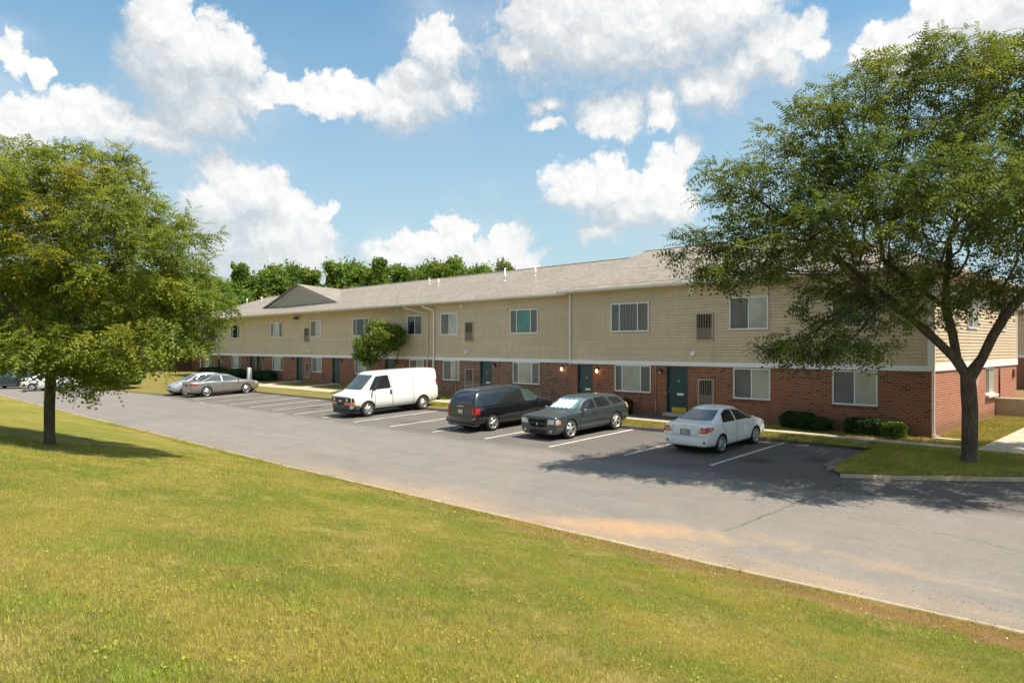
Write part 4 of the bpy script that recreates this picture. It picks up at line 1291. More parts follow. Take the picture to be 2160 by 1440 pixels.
# ---- white panel van, nose to the lane
def make_van():
    L = 2.95  # front overhang end x
    rows = [  # x, zb, zs, zt, wb, w, wt
        (-2.78, .55, 1.15, 2.02, .80, .93, .74), (-2.74, .42, 1.15, 2.10, .84, .97, .80), (-2.62, .36, 1.18, 2.12, .88, 1.0, .84),
        (-1.5, .34, 1.20, 2.14, .9, 1.01, .85), (0, .34, 1.20, 2.14, .9, 1.01, .85), (.75, .34, 1.20, 2.13, .9, 1.01, .84), (1.02, .34, 1.19, 2.09, .9, 1.01, .81),
        (1.18, .34, 1.18, 1.99, .9, 1.01, .78), (1.95, .36, 1.16, 1.32, .9, 1.0, .76), (2.05, .36, 1.12, 1.25, .9, 1.0, .80), (2.45, .38, 1.03, 1.15, .88, .97, .78), (2.62, .40, .98, 1.09, .86, .95, .76), (2.68, .44, .93, 1.03, .80, .91, .72)]
    c = Car('parked_van', rows, CM['white'], (1.715, -1.715), .37, .99, 'white windowless cargo van with a black grille parked nose out next to the black minivan', 1.17, cat='van', tw=.24, sx=.97)
    c.wheel('steel', .60)
    c.patch('windscreen', [(-.74, 1.31), (.74, 1.31), (.66, 1.98), (-.66, 1.98)], 'x', 1, CM['glass_lit'], rnd=.08)
    for sd in (-1, 1):
        w = c.patch('side_window', [(.30, 1.30), (1.62, 1.28), (1.12, 1.93), (.42, 1.96)], 'y', sd, CM['glass'], rnd=.06)
    c.patch('grille', [(-.88, .60), (.88, .60), (.88, .985), (-.88, .985)], 'x', 1, M['black'], .010, rnd=.03)
    g = MB(); g.box(2.665, 2.70, -.50, .50, .80, .83); g.build('grille_bar', CM['plastic'], c.root)
    g = MB(); g.box(2.70, 2.715, -.13, .13, .775, .85); g.build('badge', CM['chrome'], c.root, bevel=.02)
    for sd in (-1, 1):
        c.patch('headlight', [(.50*sd, .80), (.66*sd, .80), (.66*sd, .94), (.50*sd, .94)], 'x', 1, CM['clear'], .020)
        c.patch('turn_signal', [(.36*sd, .63), (.90*sd, .63), (.90*sd, .76), (.36*sd, .76)], 'x', 1, CM['orange'], .022)
        c.patch('headlight_bezel', [(2.44, .60), (2.675, .60), (2.675, .985), (2.52, .985)], 'y', sd, M['black'], .010)
        c.patch('side_marker', [(2.47, .63), (2.67, .63), (2.67, .76), (2.47, .76)], 'y', sd, CM['orange'], .016)
        c.patch('tail_light', [(-2.72, 1.25), (-2.64, 1.25), (-2.64, 1.55), (-2.72, 1.55)], 'y', sd, CM['red'], .012)
        c.patch('tail_light', [(sd*.76, 1.2), (sd*.86, 1.2), (sd*.82, 1.60), (sd*.76, 1.60)], 'x', -1, CM['red'], .012)
    # bumpers
    def bumper(x0, x1, z0, z1, hw, name, mat, nose=1):
        m = MB(); n = 14; pr = []
        for i in range(n+1):
            t = -1+2*i/n; y = t*hw; x = x1-(abs(t)**4)*(abs(x1-x0))*.9*(1 if nose > 0 else -1) if nose > 0 else x1+(abs(t)**4)*abs(x1-x0)*.9
            pr.append((x, y))
        for (a, b) in zip(pr, pr[1:]):
            m.quad((a[0]-.01, a[1], z1), (a[0], a[1], z1-.03), (b[0], b[1], z1-.03), (b[0]-.01, b[1], z1))
            m.quad((a[0], a[1], z1-.03), (a[0]-.02*nose, a[1], z0), (b[0]-.02*nose, b[1], z0), (b[0], b[1], z1-.03))
            m.quad((x0, a[1], z1), (a[0]-.01, a[1], z1), (b[0]-.01, b[1], z1), (x0, b[1], z1))
            m.quad((x0, a[1], z0), (a[0]-.02*nose, a[1], z0), (b[0]-.02*nose, b[1], z0), (x0, b[1], z0))
        return m.build(name, mat, c.root, True)
    bumper(2.35, 2.82, .36, .60, 1.0, 'front_bumper', CM['plastic'])
    m = MB(); m.box(2.2, 2.45, -1.0, -.88, .37, .595); m.box(2.2, 2.45, .88, 1.0, .37, .595); m.build('bumper_end', CM['plastic'], c.root, bevel=.03)
    m = MB(); m.box(2.3, 2.70, -.75, .75, .22, .36); m.build('air_dam', CM['plastic'], c.root, bevel=.04)
    m = MB(); m.box(-2.92, -2.70, -.98, .98, .42, .60); m.build('rear_bumper', M['black'], c.root, bevel=.03)
    c.seams([[(1.62, 1.27), (1.30, 1.15), (1.30, .40)], [(.24, .40), (.24, 1.3), (.36, 2.02)], [(-1.1, .42), (-1.1, 2.0)], [(-2.6, 1.22), (.2, 1.22)]][:3], .014)
    c.patch('door_handle', [(.05+.24, 1.00), (.20+.24-.05, 1.00), (.20+.24-.05, 1.22), (.05+.24, 1.22)], 'y', -1, M['black'], .02, rnd=.02)
    c.patch('door_handle', [(.29, 1.00), (.39, 1.00), (.39, 1.22), (.29, 1.22)], 'y', 1, M['black'], .02, rnd=.02)
    c.mirror(1.42, 1.33, 1.03, M['black'], (.14, .22, .26))
    m = MB()
    for sd in (-1, 1): m.tube([(1.86, sd*.1, 1.40), (1.93, sd*.55, 1.345)], .008, 6)
    m.build('wipers', M['black'], c.root)
    u = MB(); u.box(-2.3, 2.2, -.7, .7, .28, .5); u.build('underbody', CM['well'], c.root)
    return c

# ---- black minivan, tail to the lane
def make_minivan():
    rows = [(-2.50, .50, .95, 1.10, .70, .86, .70), (-2.49, .34, .98, 1.22, .76, .92, .74), (-2.40, .30, 1.03, 1.42, .80, .96, .72), (-2.22, .28, 1.06, 1.62, .84, .975, .69), (-2.0, .27, 1.06, 1.70, .86, .985, .67),
            (-1.3, .25, 1.05, 1.745, .88, .995, .67), (-.4, .25, 1.04, 1.75, .88, 1.0, .67), (.3, .25, 1.03, 1.73, .88, 1.0, .66), (.75, .25, 1.02, 1.66, .88, 1.0, .64), (1.0, .25, 1.01, 1.55, .88, .99, .62),
            (1.75, .26, 1.0, 1.14, .86, .98, .66), (1.95, .27, .96, 1.06, .86, .97, .74), (2.3, .28, .88, .97, .84, .93, .72), (2.5, .32, .80, .87, .76, .86, .62), (2.56, .38, .70, .76, .66, .76, .5)]
    c = Car('parked_minivan', rows, CM['black'], (1.53, -1.53), .335, .975, 'black minivan parked with its red tail light towards the road between van and wagon', 1.12, cat='minivan', sx=.96)
    c.wheel('five', .66)
    c.patch('rear_window', [(-.74, 1.10), (.74, 1.10), (.64, 1.62), (-.64, 1.62)], 'x', -1, m_glass('tinted_rear_glass', (.035, .045, .065), .03), rnd=.08)
    for sd in (-1, 1):
        c.patch('side_window', [(-2.05, 1.10), (-.68, 1.08), (-.68, 1.60), (-1.12, 1.62), (-1.95, 1.20)][::1], 'y', sd, CM['glass'], .008, rnd=.03)
        c.patch('side_window', [(-.64, 1.08), (.32, 1.07), (.18, 1.62), (-.64, 1.64)], 'y', sd, CM['glass'], .008, rnd=.03)
        c.patch('side_window', [(.38, 1.07), (1.42, 1.05), (.86, 1.50), (.30, 1.61)], 'y', sd, CM['glass_green'], .008, rnd=.03)
        c.patch('tail_light', [(-2.46, .74), (-2.27, .75), (-2.24, .90), (-2.30, 1.0), (-2.44, 1.02)], 'y', sd, CM['red'], .012, rnd=.03)
        c.patch('tail_light', [(sd*.72, .74), (sd*.93, .74), (sd*.90, 1.0), (sd*.75, 1.02)], 'x', -1, CM['red'], .014, rnd=.03)
        c.patch('headlight', [(2.15, .68), (2.5, .66), (2.48, .78), (2.2, .84)], 'y', sd, CM['clear'], .010)
        c.patch('side_molding', [(-.9, .60), (.95, .60), (.95, .645), (-.9, .645)], 'y', sd, CM['plastic'], .018)
        c.patch('door_handle', [(-.60, .90), (-.42, .90), (-.42, .945), (-.60, .945)], 'y', sd, CM['chrome'], .03, rnd=.015)
        c.patch('door_handle', [(.42-.0, .90), (.60, .90), (.60, .945), (.42, .945)], 'y', sd, CM['chrome'], .03, rnd=.015)
    c.patch('windscreen', [(-.70, 1.12), (.70, 1.12), (.60, 1.60), (-.60, 1.60)], 'x', 1, CM['glass_green'], rnd=.06)
    c.patch('tailgate_chrome_strip', [(-.20, 1.045), (.20, 1.045), (.20, 1.075), (-.20, 1.075)], 'x', -1, CM['chrome'], .02)
    c.patch('number_plate', [(-.15, .76), (.15, .76), (.15, .91), (-.15, .91)], 'x', -1, CM['plate'], .022)
    c.patch('plate_band', [(-.15, .775), (.09, .775), (.09, .85), (-.15, .85)], 'x', -1, CM['plate_y'], .025)
    m = MB(); m.box(-2.62, -2.25, -.92, .92, .36, .60); m.box(-2.56, -2.2, -.88, .88, .24, .36); m.build('rear_bumper', CM['black'], c.root, True, bevel=.06)
    for sd in (-1, 1):
        r = MB(); r.tube([(-1.9, sd*.62, 1.73), (-1.8, sd*.60, 1.79), (.0, sd*.60, 1.81), (.15, sd*.6, 1.76)], .016, 6); r.build('roof_rail', M['black'], c.root, True)
    c.seams([[(-.66, 1.06), (-.66, .55), (-1.0, .35)], [(.36, 1.06), (.34, .38)], [(1.30, 1.02), (1.22, .40)], [(-2.1, .98), (-.7, .98)]], .012)
    c.line([(-.86, .66), (.86, .66)], 'x', -1, .012, both=False).build('panel_gap', CM['seam'], c.body)
    c.mirror(1.12, 1.12, .98, CM['black'], (.12, .20, .15))
    m = MB(); m.tube([(-2.38, -.30, 1.14), (-2.41, .10, 1.12)], .010, 6); m.build('wiper', M['black'], c.root)
    u = MB(); u.box(-2.2, 2.2, -.7, .7, .2, .45); u.build('underbody', CM['well'], c.root)
    return c

# ---- grey-green station wagon, nose to the lane, silver sunshade
def make_wagon():
    rows = [(-2.46, .48, .88, .98, .70, .84, .62), (-2.45, .32, .92, 1.08, .76, .90, .68), (-2.36, .28, .96, 1.20, .80, .925, .68), (-2.12, .26, .985, 1.36, .84, .935, .655), (-1.8, .25, .985, 1.42, .86, .94, .64),
            (-1.1, .22, .97, 1.465, .87, .94, .63), (-.3, .22, .95, 1.48, .87, .94, .625), (.15, .22, .94, 1.45, .87, .94, .61), (.38, .22, .93, 1.39, .87, .94, .60),
            (1.08, .22, .91, 1.03, .86, .94, .66), (1.25, .22, .90, .985, .86, .94, .74), (1.9, .22, .88, .945, .84, .93, .74), (2.28, .20, .86, .925, .85, .935, .78), (2.40, .20, .83, .90, .84, .925, .77), (2.44, .21, .81, .88, .82, .905, .75), (2.46, .24, .78, .85, .79, .88, .72)]
    c = Car('parked_station_wagon', rows, CM['green'], (1.525, -1.525), .36, .925, 'grey green station wagon with a silver sunshade behind its windscreen', 1.10, cat='station wagon', sx=.91)
    c.wheel('split', .70)
    c.patch('windscreen', [(-.68, 1.045), (.68, 1.045), (.58, 1.395), (-.58, 1.395)], 'x', 1, m_glass('teal_tinted_windscreen', (.10, .23, .23), .04), rnd=.05)
    # zig-zag folded sunshade
    z0, z1 = 1.065, 1.345; P = []; n = 5
    xs = [-.56+1.08*i/n for i in range(n+1)]
    for i in range(n): P += [(xs[i], z0+.03), ((xs[i]+xs[i+1])/2, z0-.015)]
    P += [(xs[-1], z0+.03)]; 
    for i in range(n-1, -1, -1): P += [(xs[i+1]-.02 if i == n-1 else xs[i+1], z1-.038), ((xs[i]+xs[i+1])/2+.03, z1), ((xs[i]+xs[i+1])/2-.05, z1-.005)]
    P += [(xs[0]+.10, z1-.11)]
    c.patch('sunshade', P, 'x', 1, CM['shade'], .012, .05)
    for sd in (-1, 1):
        c.patch('side_window', [(-2.10, 1.09), (-1.42, 1.05), (-1.20, 1.30), (-1.24, 1.34), (-1.95, 1.30)], 'y', sd, CM['glass'], .008, rnd=.04)
        c.patch('side_window', [(-1.18, 1.035), (-.28, 1.02), (-.28, 1.375), (-.98, 1.37), (-1.10, 1.25)], 'y', sd, CM['glass'], .008, rnd=.04)
        c.patch('side_window', [(-.16, 1.02), (.84, 1.00), (.36, 1.28), (-.16, 1.375)], 'y', sd, CM['glass'], .008, rnd=.03)
        c.patch('headlight', [(sd*.49, .60), (sd*.84, .61), (sd*.86, .79), (sd*.55, .785)], 'x', 1, CM['clear'], .012, rnd=.03)
        c.patch('turn_signal', [(2.16, .61), (2.29, .60), (2.29, .76), (2.18, .76)], 'y', sd, CM['orange'], .012, rnd=.02)
        c.patch('headlight_side', [(2.29, .60), (2.44, .60), (2.42, .78), (2.29, .79)], 'y', sd, CM['clear'], .010)
        c.patch('side_molding', [(-1.0, .56), (1.05, .56), (1.05, .60), (-1.0, .60)], 'y', sd, CM['green'], .02)
        c.patch('tail_light', [(-2.44, .80), (-2.30, .86), (-2.26, 1.04), (-2.40, 1.06)], 'y', sd, CM['pinklens'], .012)
        c.patch('tail_light', [(sd*.72, .72), (sd*.90, .72), (sd*.86, 1.06), (sd*.74, 1.06)], 'x', -1, CM['red'], .012)
        c.patch('door_handle', [(-.98, .865), (-.80, .865), (-.80, .90), (-.98, .90)], 'y', sd, CM['green'], .03)
        c.patch('door_handle', [(-.12, .855), (.06, .855), (.06, .89), (-.12, .89)], 'y', sd, CM['green'], .03)
        c.patch('fog_lamp', [(sd*.60, .30), (sd*.72, .30), (sd*.72, .39), (sd*.60, .39)], 'x', 1, CM['clear'], .010, rnd=.05)
    # crosshair grille: four dark openings in a body-colour frame
    c.patch('grille_surround', [(-.46, .81), (.46, .81), (.44, .53), (.30, .44), (-.30, .44), (-.44, .53)], 'x', 1, CM['green'], .018, rnd=.05)
    for sd in (-1, 1):
        c.patch('grille', [(sd*.028, .635), (sd*.425, .635), (sd*.43, .775), (sd*.028, .775)], 'x', 1, M['blackhole'], .045, rnd=.012)
        c.patch('grille', [(sd*.028, .47), (sd*.29, .47), (sd*.40, .54), (sd*.42, .60), (sd*.028, .60)], 'x', 1, M['blackhole'], .045, rnd=.012)
    c.patch('emblem', [(-.035, .565), (.035, .565), (.035, .635), (-.035, .635)], 'x', 1, CM['chrome'], .055, .03, rnd=.03)
    for z in (.255, .325):
        c.patch('lower_grille', [(-.42, z), (.42, z), (.42, z+.05), (-.42, z+.05)], 'x', 1, M['blackhole'], .025)
    c.patch('lip', [(-.80, .215), (.80, .215), (.80, .245), (-.80, .245)], 'x', 1, CM['plastic'], .01)
    c.seams([[(.98, .94), (.92, .30)], [(-.22, .96), (-.22, .28)], [(-1.06, .98), (-.98, .60), (-1.1, .45)], [(1.3, .91), (2.3, .84)]], .011)
    c.mirror(.72, 1.02, .93, CM['chrome'], (.11, .17, .11))
    u = MB(); u.box(-2.2, 2.2, -.7, .7, .17, .4); u.build('underbody', CM['well'], c.root)
    return c

def sedan_rows(L2=2.27, h=1.465, w=.88, tail=.98):
    return [(-2.27, .50, .86, .96, .68, .80, .60), (-2.26, .30, .90, 1.005, .74, .85, .66), (-2.18, .26, .93, 1.03, .78, .87, .68), (-1.80, .24, .95, 1.06, .80, w, .68), (-1.60, .23, .95, 1.09, .81, w, .64),
            (-.98, .20, .95, 1.38, .82, w, .56), (-.70, .20, .94, 1.44, .82, w, .56), (-.2, .20, .93, h, .82, w, .56), (.22, .20, .92, 1.43, .82, w, .56), (.42, .20, .92, 1.38, .82, w, .55),
            (1.15, .20, .90, 1.03, .82, w, .60), (1.32, .21, .88, .98, .81, .875, .68), (1.85, .23, .82, .90, .79, .86, .66), (2.12, .26, .74, .82, .74, .81, .58), (2.24, .30, .66, .72, .66, .73, .5), (2.27, .36, .58, .62, .58, .66, .42)]

def make_white_sedan():
    c = Car('parked_sedan', sedan_rows(), CM['pearl'], (1.30, -1.30), .315, .865, 'white four door sedan parked tail out in the tree shade near the right', 1.12, cat='car', tw=.19, sx=.895)
    c.wheel('cap', .72, CM['hubcap'])
    c.patch('rear_window', [(-.64, 1.085), (.64, 1.085), (.52, 1.375), (-.52, 1.375)], 'x', -1, m_glass('rear_glass_over_grey_cabin', (.12, .15, .17), .16), rnd=.05)
    c.patch('windscreen', [(-.64, 1.05), (.64, 1.05), (.52, 1.375), (-.52, 1.375)], 'x', 1, CM['glass'], rnd=.05)
    for sd in (-1, 1):
        c.patch('side_window', [(-1.16, 1.00), (-.26, .985), (-.26, 1.36), (-.62, 1.36), (-.92, 1.27)], 'y', sd, CM['glass'], .008, rnd=.04)
        c.patch('side_window', [(-.18, .985), (.98, .97), (.40, 1.27), (-.18, 1.36)], 'y', sd, CM['glass'], .008, rnd=.03)
        tl = c.patch('tail_light', [(-2.25, .77), (-2.0, .80), (-1.84, .87), (-1.86, .91), (-2.24, .94)], 'y', sd, CM['red'], .012, rnd=.02)
        c.patch('tail_light', [(sd*.52, .735), (sd*.92, .74), (sd*.92, .93), (sd*.60, .92)], 'x', -1, CM['red'], .014, rnd=.025)
        c.patch('indicator_lens', [(sd*.66, .76), (sd*.76, .765), (sd*.78, .90), (sd*.68, .90)], 'x', -1, CM['orange'], .018, rnd=.02)
        c.patch('reversing_lens', [(sd*.55, .755), (sd*.645, .755), (sd*.655, .87), (sd*.60, .86)], 'x', -1, CM['pinklens'], .020, rnd=.03)
        c.patch('reflector', [(sd*.66, .40), (sd*.74, .40), (sd*.74, .47), (sd*.66, .47)], 'x', -1, M['black'], .008, .03, rnd=.03)
        c.patch('headlight', [(1.86, .66), (2.2, .62), (2.16, .74), (1.9, .80)], 'y', sd, CM['clear'], .010)
        c.patch('door_handle', [(-.98, .875), (-.80, .875), (-.80, .905), (-.98, .905)], 'y', sd, CM['pearl'], .03)
        c.patch('door_handle', [(-.08, .865), (.10, .865), (.10, .895), (-.08, .895)], 'y', sd, CM['pearl'], .03)
        c.patch('pillar_trim', [(-.262, .99), (-.178, .99), (-.178, 1.34), (-.262, 1.34)], 'y', sd, CM['pearl'], .007)
    c.patch('number_plate', [(-.185, .665), (.185, .665), (.185, .835), (-.185, .835)], 'x', -1, M['black'], .014)
    c.patch('plate_face', [(-.155, .69), (.155, .69), (.155, .81), (-.155, .81)], 'x', -1, CM['plate'], .019)
    c.patch('boot_trim', [(-.40, .852), (.40, .852), (.40, .872), (-.40, .872)], 'x', -1, CM['chrome'], .02)
    c.patch('emblem', [(-.05, .925), (.05, .925), (.05, .99), (-.05, .99)], 'x', -1, CM['chrome'], .010, .03, rnd=.05)
    c.patch('nameplate', [(.47, .905), (.60, .905), (.60, .925), (.47, .925)], 'x', -1, CM['chrome'], .010, .03)
    me = text_mesh('EYH-3550', .085)
    me.transform(Matrix.Rotation(R(-90), 4, 'Z') @ Matrix.Rotation(R(90), 4, 'X'))
    h, n = c.cast('x', -1, 0, .75)
    o = link('plate_lettering', me, CM['plate_txt'], c.body); o.location = (h.x-.026, 0, .748)
    c.seams([[(1.02, .94), (1.0, .32)], [(-.22, .96), (-.2, .28)], [(-1.22, .98), (-1.0, .62), (-1.06, .45)]], .010)
    for L in ([(-.50, 1.02), (-.50, .95), (-.46, .66), (.46, .66), (.50, .95), (.50, 1.02)], [(-.80, .62), (.80, .62)]):
        c.line(L, 'x', -1, .010, both=False).build('panel_gap', CM['seam'], c.body)
    c.mirror(.82, 1.02, .87, CM['pearl'], (.11, .17, .12))
    u = MB(); u.box(-2.0, 2.0, -.62, .62, .16, .4); u.build('underbody', CM['well'], c.root)
    return c

def make_grey_sedan():
    rows = [(-2.42, .50, .90, .99, .66, .78, .58), (-2.41, .30, .94, 1.03, .74, .85, .66), (-2.30, .26, .96, 1.05, .80, .89, .68), (-1.85, .24, .97, 1.08, .82, .92, .66), (-1.65, .22, .97, 1.12, .83, .92, .60),
            (-1.0, .20, .96, 1.39, .84, .92, .57), (-.6, .20, .95, 1.46, .84, .92, .57), (-.1, .20, .94, 1.48, .84, .92, .57), (.3, .20, .93, 1.43, .84, .92, .56), (.5, .20, .92, 1.36, .84, .92, .55),
            (1.2, .20, .90, 1.02, .84, .92, .62), (1.4, .21, .89, .98, .83, .91, .70), (1.95, .23, .84, .92, .80, .89, .68), (2.2, .26, .78, .86, .76, .84, .6), (2.38, .30, .70, .76, .68, .76, .52), (2.42, .36, .62, .66, .58, .68, .44)]
    c = Car('parked_sedan', rows, CM['grey'], (1.38, -1.38), .345, .90, 'warm grey metallic sedan parked tail out beside the silver hatchback at left', 1.11, cat='car', tw=.2)
    c.wheel('ten', .74)
    c.patch('rear_window', [(-.60, 1.11), (.60, 1.11), (.52, 1.39), (-.52, 1.39)], 'x', -1, CM['glass'], rnd=.05)
    c.patch('windscreen', [(-.66, 1.05), (.66, 1.05), (.52, 1.38), (-.52, 1.38)], 'x', 1, CM['glass'], rnd=.05)
    for sd in (-1, 1):
        c.patch('side_window', [(-1.50, 1.03), (-.32, 1.0), (-.32, 1.38), (-.8, 1.36)], 'y', sd, CM['glass_lit'], .008, rnd=.03)
        c.patch('side_window', [(-.26, 1.0), (1.02, .98), (.42, 1.29), (-.26, 1.385)], 'y', sd, CM['glass_lit'], .008, rnd=.03)
        c.patch('tail_light', [(-2.41, .80), (-2.08, .84), (-2.02, .93), (-2.38, .95)], 'y', sd, CM['red'], .012)
        c.patch('tail_light', [(sd*.5, .80), (sd*.9, .80), (sd*.88, .93), (sd*.54, .93)], 'x', -1, CM['red'], .012)
        c.patch('sill_trim', [(-.85, .33), (.9, .33), (.9, .36), (-.85, .36)], 'y', sd, CM['chrome'], .010)
        c.patch('window_trim', [(-1.55, .985), (1.05, .955), (1.05, .975), (-1.55, 1.005)], 'y', sd, CM['chrome'], .009)
        c.patch('headlight', [(2.0, .70), (2.35, .66), (2.3, .78), (2.05, .84)], 'y', sd, CM['clear'], .010)
        c.patch('bumper_trim', [(-2.35, .40), (-2.0, .40), (-2.0, .43), (-2.35, .43)], 'y', sd, CM['chrome'], .010)
    c.patch('number_plate', [(-.18, .74), (.18, .74), (.18, .88), (-.18, .88)], 'x', -1, CM['plate_txt'], .014)
    c.patch('boot_trim', [(-.5, .91), (.5, .91), (.5, .93), (-.5, .93)], 'x', -1, CM['chrome'], .014)
    c.seams([[(1.06, .94), (1.04, .34)], [(-.28, .98), (-.26, .32)], [(-1.4, .98), (-1.0, .6), (-1.08, .45)]], .010)
    c.mirror(.86, 1.02, .92, CM['grey'], (.11, .17, .12))
    u = MB(); u.box(-2.2, 2.1, -.62, .62, .16, .4); u.build('underbody', CM['well'], c.root)
    return c

def make_hatch():
    # small round-nosed silver car, nose to the lane
    rows = [(-2.05, .45, .80, .88, .6, .74, .5), (-2.03, .30, .85, .98, .7, .80, .56), (-1.9, .25, .90, 1.14, .76, .84, .56), (-1.5, .22, .92, 1.36, .80, .86, .56), (-.9, .20, .93, 1.47, .80, .865, .56), (-.3, .20, .93, 1.51, .80, .87, .55),
            (.2, .20, .92, 1.48, .80, .87, .55), (.45, .20, .92, 1.40, .80, .87, .54), (1.2, .20, .90, 1.04, .80, .87, .58), (1.4, .22, .87, .98, .79, .86, .62), (1.8, .24, .78, .88, .75, .83, .56), (2.02, .28, .68, .75, .66, .74, .46), (2.08, .34, .58, .62, .55, .62, .36)]
    c = Car('parked_hatchback', rows, CM['silver'], (1.28, -1.26), .32, .855, 'silver hatchback parked nose out and half hidden behind the grey sedan', 1.13, cat='car', tw=.2)
    c.wheel('ten', .68)
    c.patch('windscreen', [(-.62, 1.06), (.62, 1.06), (.50, 1.40), (-.50, 1.40)], 'x', 1, CM['glass_lit'], rnd=.06)
    for sd in (-1, 1):
        c.patch('side_window', [(-1.5, 1.0), (-.3, .99), (-.3, 1.40), (-1.1, 1.36)], 'y', sd, CM['glass'], .008, rnd=.04)
        c.patch('side_window', [(-.22, .99), (.98, .97), (.42, 1.30), (-.22, 1.40)], 'y', sd, CM['glass'], .008, rnd=.03)
        c.patch('headlight', [(sd*.42, .60), (sd*.66, .60), (sd*.68, .74), (sd*.48, .76)], 'x', 1, CM['clear'], .012, rnd=.06)
        c.patch('headlight', [(1.80, .62), (2.0, .60), (1.98, .74), (1.82, .78)], 'y', sd, CM['clear'], .010, rnd=.04)
        c.patch('fog_lamp', [(sd*.40, .34), (sd*.58, .34), (sd*.58, .42), (sd*.40, .42)], 'x', 1, M['black'], .008, rnd=.02)
    c.patch('grille', [(-.20, .60), (.20, .60), (.16, .68), (-.16, .68)], 'x', 1, M['black'], .01)
    c.patch('lower_grille', [(-.34, .32), (.34, .32), (.30, .42), (-.30, .42)], 'x', 1, M['black'], .01)
    c.seams([[(1.02, .94), (1.0, .32)], [(-.26, .96), (-.24, .28)]], .010)
    c.mirror(.84, 1.02, .86, CM['silver'], (.11, .16, .12))
    u = MB(); u.box(-1.9, 1.9, -.6, .6, .16, .4); u.build('underbody', CM['well'], c.root)
    return c

van = make_van(); van.place(-23.4, -6.0, R(-90.5), scale=1.0)
mv = make_minivan(); mv.place(-14.75, -5.88, R(88), scale=.98)
wg = make_wagon(); wg.place(-10.86, -5.70, R(-90.5), scale=.98)
ws = make_white_sedan(); ws.place(-4.98, -5.38, R(89), scale=.95)
gs = make_grey_sedan(); gs.place(-43.0, -6.35, R(89.5), scale=1.0)
hb = make_hatch(); hb.place(-45.5, -6.95, R(-90), scale=1.0)
# the two cars beyond the left tree: copies of the sedans with their own paint
def recolour(src, name, mat, label, x, y, yaw, s=1.):
    r = copy_tree(src.root); r.name = name; r['label'] = label
    for ch in children(r):
        if ch.name.startswith('body'):
            ch.data = ch.data.copy(); ch.data.materials[0] = mat
    c = Car.__new__(Car); c.root = r; c.sx = src.sx; c.place(x, y, yaw, scale=s)
    return r
recolour(ws, 'parked_sedan', CM['white'], 'far white sedan seen in profile past the trunk of the left tree', -60.2, -13.0, R(52))
recolour(gs, 'parked_sedan', CM['blue'], 'far dark blue sedan left of the far white sedan behind the left tree', -66.5, -14.6, R(225))
# ------------------------------------------------------------------ trees
def grow(blobs, start, n_att, step, kill, infl, seed, up=.0, maxit=400, shell=.55):
    """space colonisation. blobs: (cx, cy, cz, rx, ry, rz, weight); start: list of polyline points from the root up, with parents"""
    rg = np.random.default_rng(seed)
    pts = []
    w = np.array([b[6] for b in blobs], float); w /= w.sum()
    for _ in range(n_att):
        b = blobs[rg.choice(len(blobs), p=w)]
        d = rg.normal(size=3); d /= np.linalg.norm(d)
        rad = (shell+(1-shell)*rg.random()) if rg.random() < .7 else rg.random()**(1/3)
        pts.append((b[0]+d[0]*b[3]*rad, b[1]+d[1]*b[4]*rad, b[2]+d[2]*b[5]*rad))
    A = np.array(pts)
    N = [np.array(p, float) for p, _ in start]; par = [q for _, q in start]
    near = np.full(len(A), -1); nd = np.full(len(A), 1e9)
    def upd(i0):
        nonlocal near, nd
        for i in range(i0, len(N)):
            d = np.linalg.norm(A-N[i], axis=1); m = d < nd
            nd[m] = d[m]; near[m] = i
    skip = start_skip(start)
    alive = np.ones(len(A), bool)
    for i in range(len(N)):
        if i in skip: continue
        d = np.linalg.norm(A-N[i], axis=1); m = d < nd; nd[m] = d[m]; near[m] = i
    alive &= nd > kill
    for it in range(maxit):
        act = alive & (nd < infl)
        if not act.any(): break
        i0 = len(N)
        ids = near[act]; dirs = A[act]-np.array([N[k] for k in ids]); dirs /= np.linalg.norm(dirs, axis=1)[:, None]
        for k in np.unique(ids):
            v = dirs[ids == k].sum(0)
            v = v/np.linalg.norm(v)+rg.normal(size=3)*.12
            v[2] += up
            v /= np.linalg.norm(v)
            p = N[k]+v*step
            key = (int(k), tuple(np.round(v, 1)))
            if np.min(np.linalg.norm(np.array(N[-400:])-p, axis=1)) < step*.45:
                m = act & (near == k); nd[m & (nd < step*2)] = 0; continue
            N.append(p); par.append(int(k))
        upd(i0)
        alive &= nd > kill
        if len(N) > 9000 or len(N) == i0: break
    return np.array(N), par
def start_skip(start): return set(range(max(0, min(3, len(start)-3))))

def radii(par, n, tip, ex=2.25):
    r = np.full(n, 0.); ch = [[] for _ in range(n)]
    for i, p in enumerate(par):
        if p >= 0: ch[p].append(i)
    for i in range(n-1, -1, -1):
        if not ch[i]: r[i] = tip
        else: r[i] = sum(r[c]**ex for c in ch[i])**(1/ex)
    return r, ch

def limbs(N, par, r, ch, name, mat, parent, origin, rmin=.008):
    mb = MB(); O = np.array(origin)
    for i in range(len(N)):
        # chains: start a tube at each branch start
        p = par[i]
        if p < 0 or (len(ch[p]) == 1 and par[p] >= 0): continue
        chain = [p, i]; 
        while len(ch[chain[-1]]) == 1: chain.append(ch[chain[-1]][0])
        # follow the thickest child on
        while ch[chain[-1]]:
            nx = max(ch[chain[-1]], key=lambda k: r[k]); chain.append(nx)
            if len(chain) > 60: break
            if len(ch[chain[-2]]) > 1: break
        rad = [min(r[chain[1]]*1.05, r[chain[0]])]+[r[k] for k in chain[1:]]
        if rad[1] < rmin*1.01 and len(chain) < 2: continue
        pts = [N[k]-O for k in chain]
        nn = 10 if rad[1] > .08 else (6 if rad[1] > .03 else 4)
        mb.tube(pts, [float(q) for q in rad], nn, cap=False)
    return mb.build(name, mat, parent, False)

def smooth_shade(o): o.data.polygons.foreach_set('use_smooth', [True]*len(o.data.polygons))

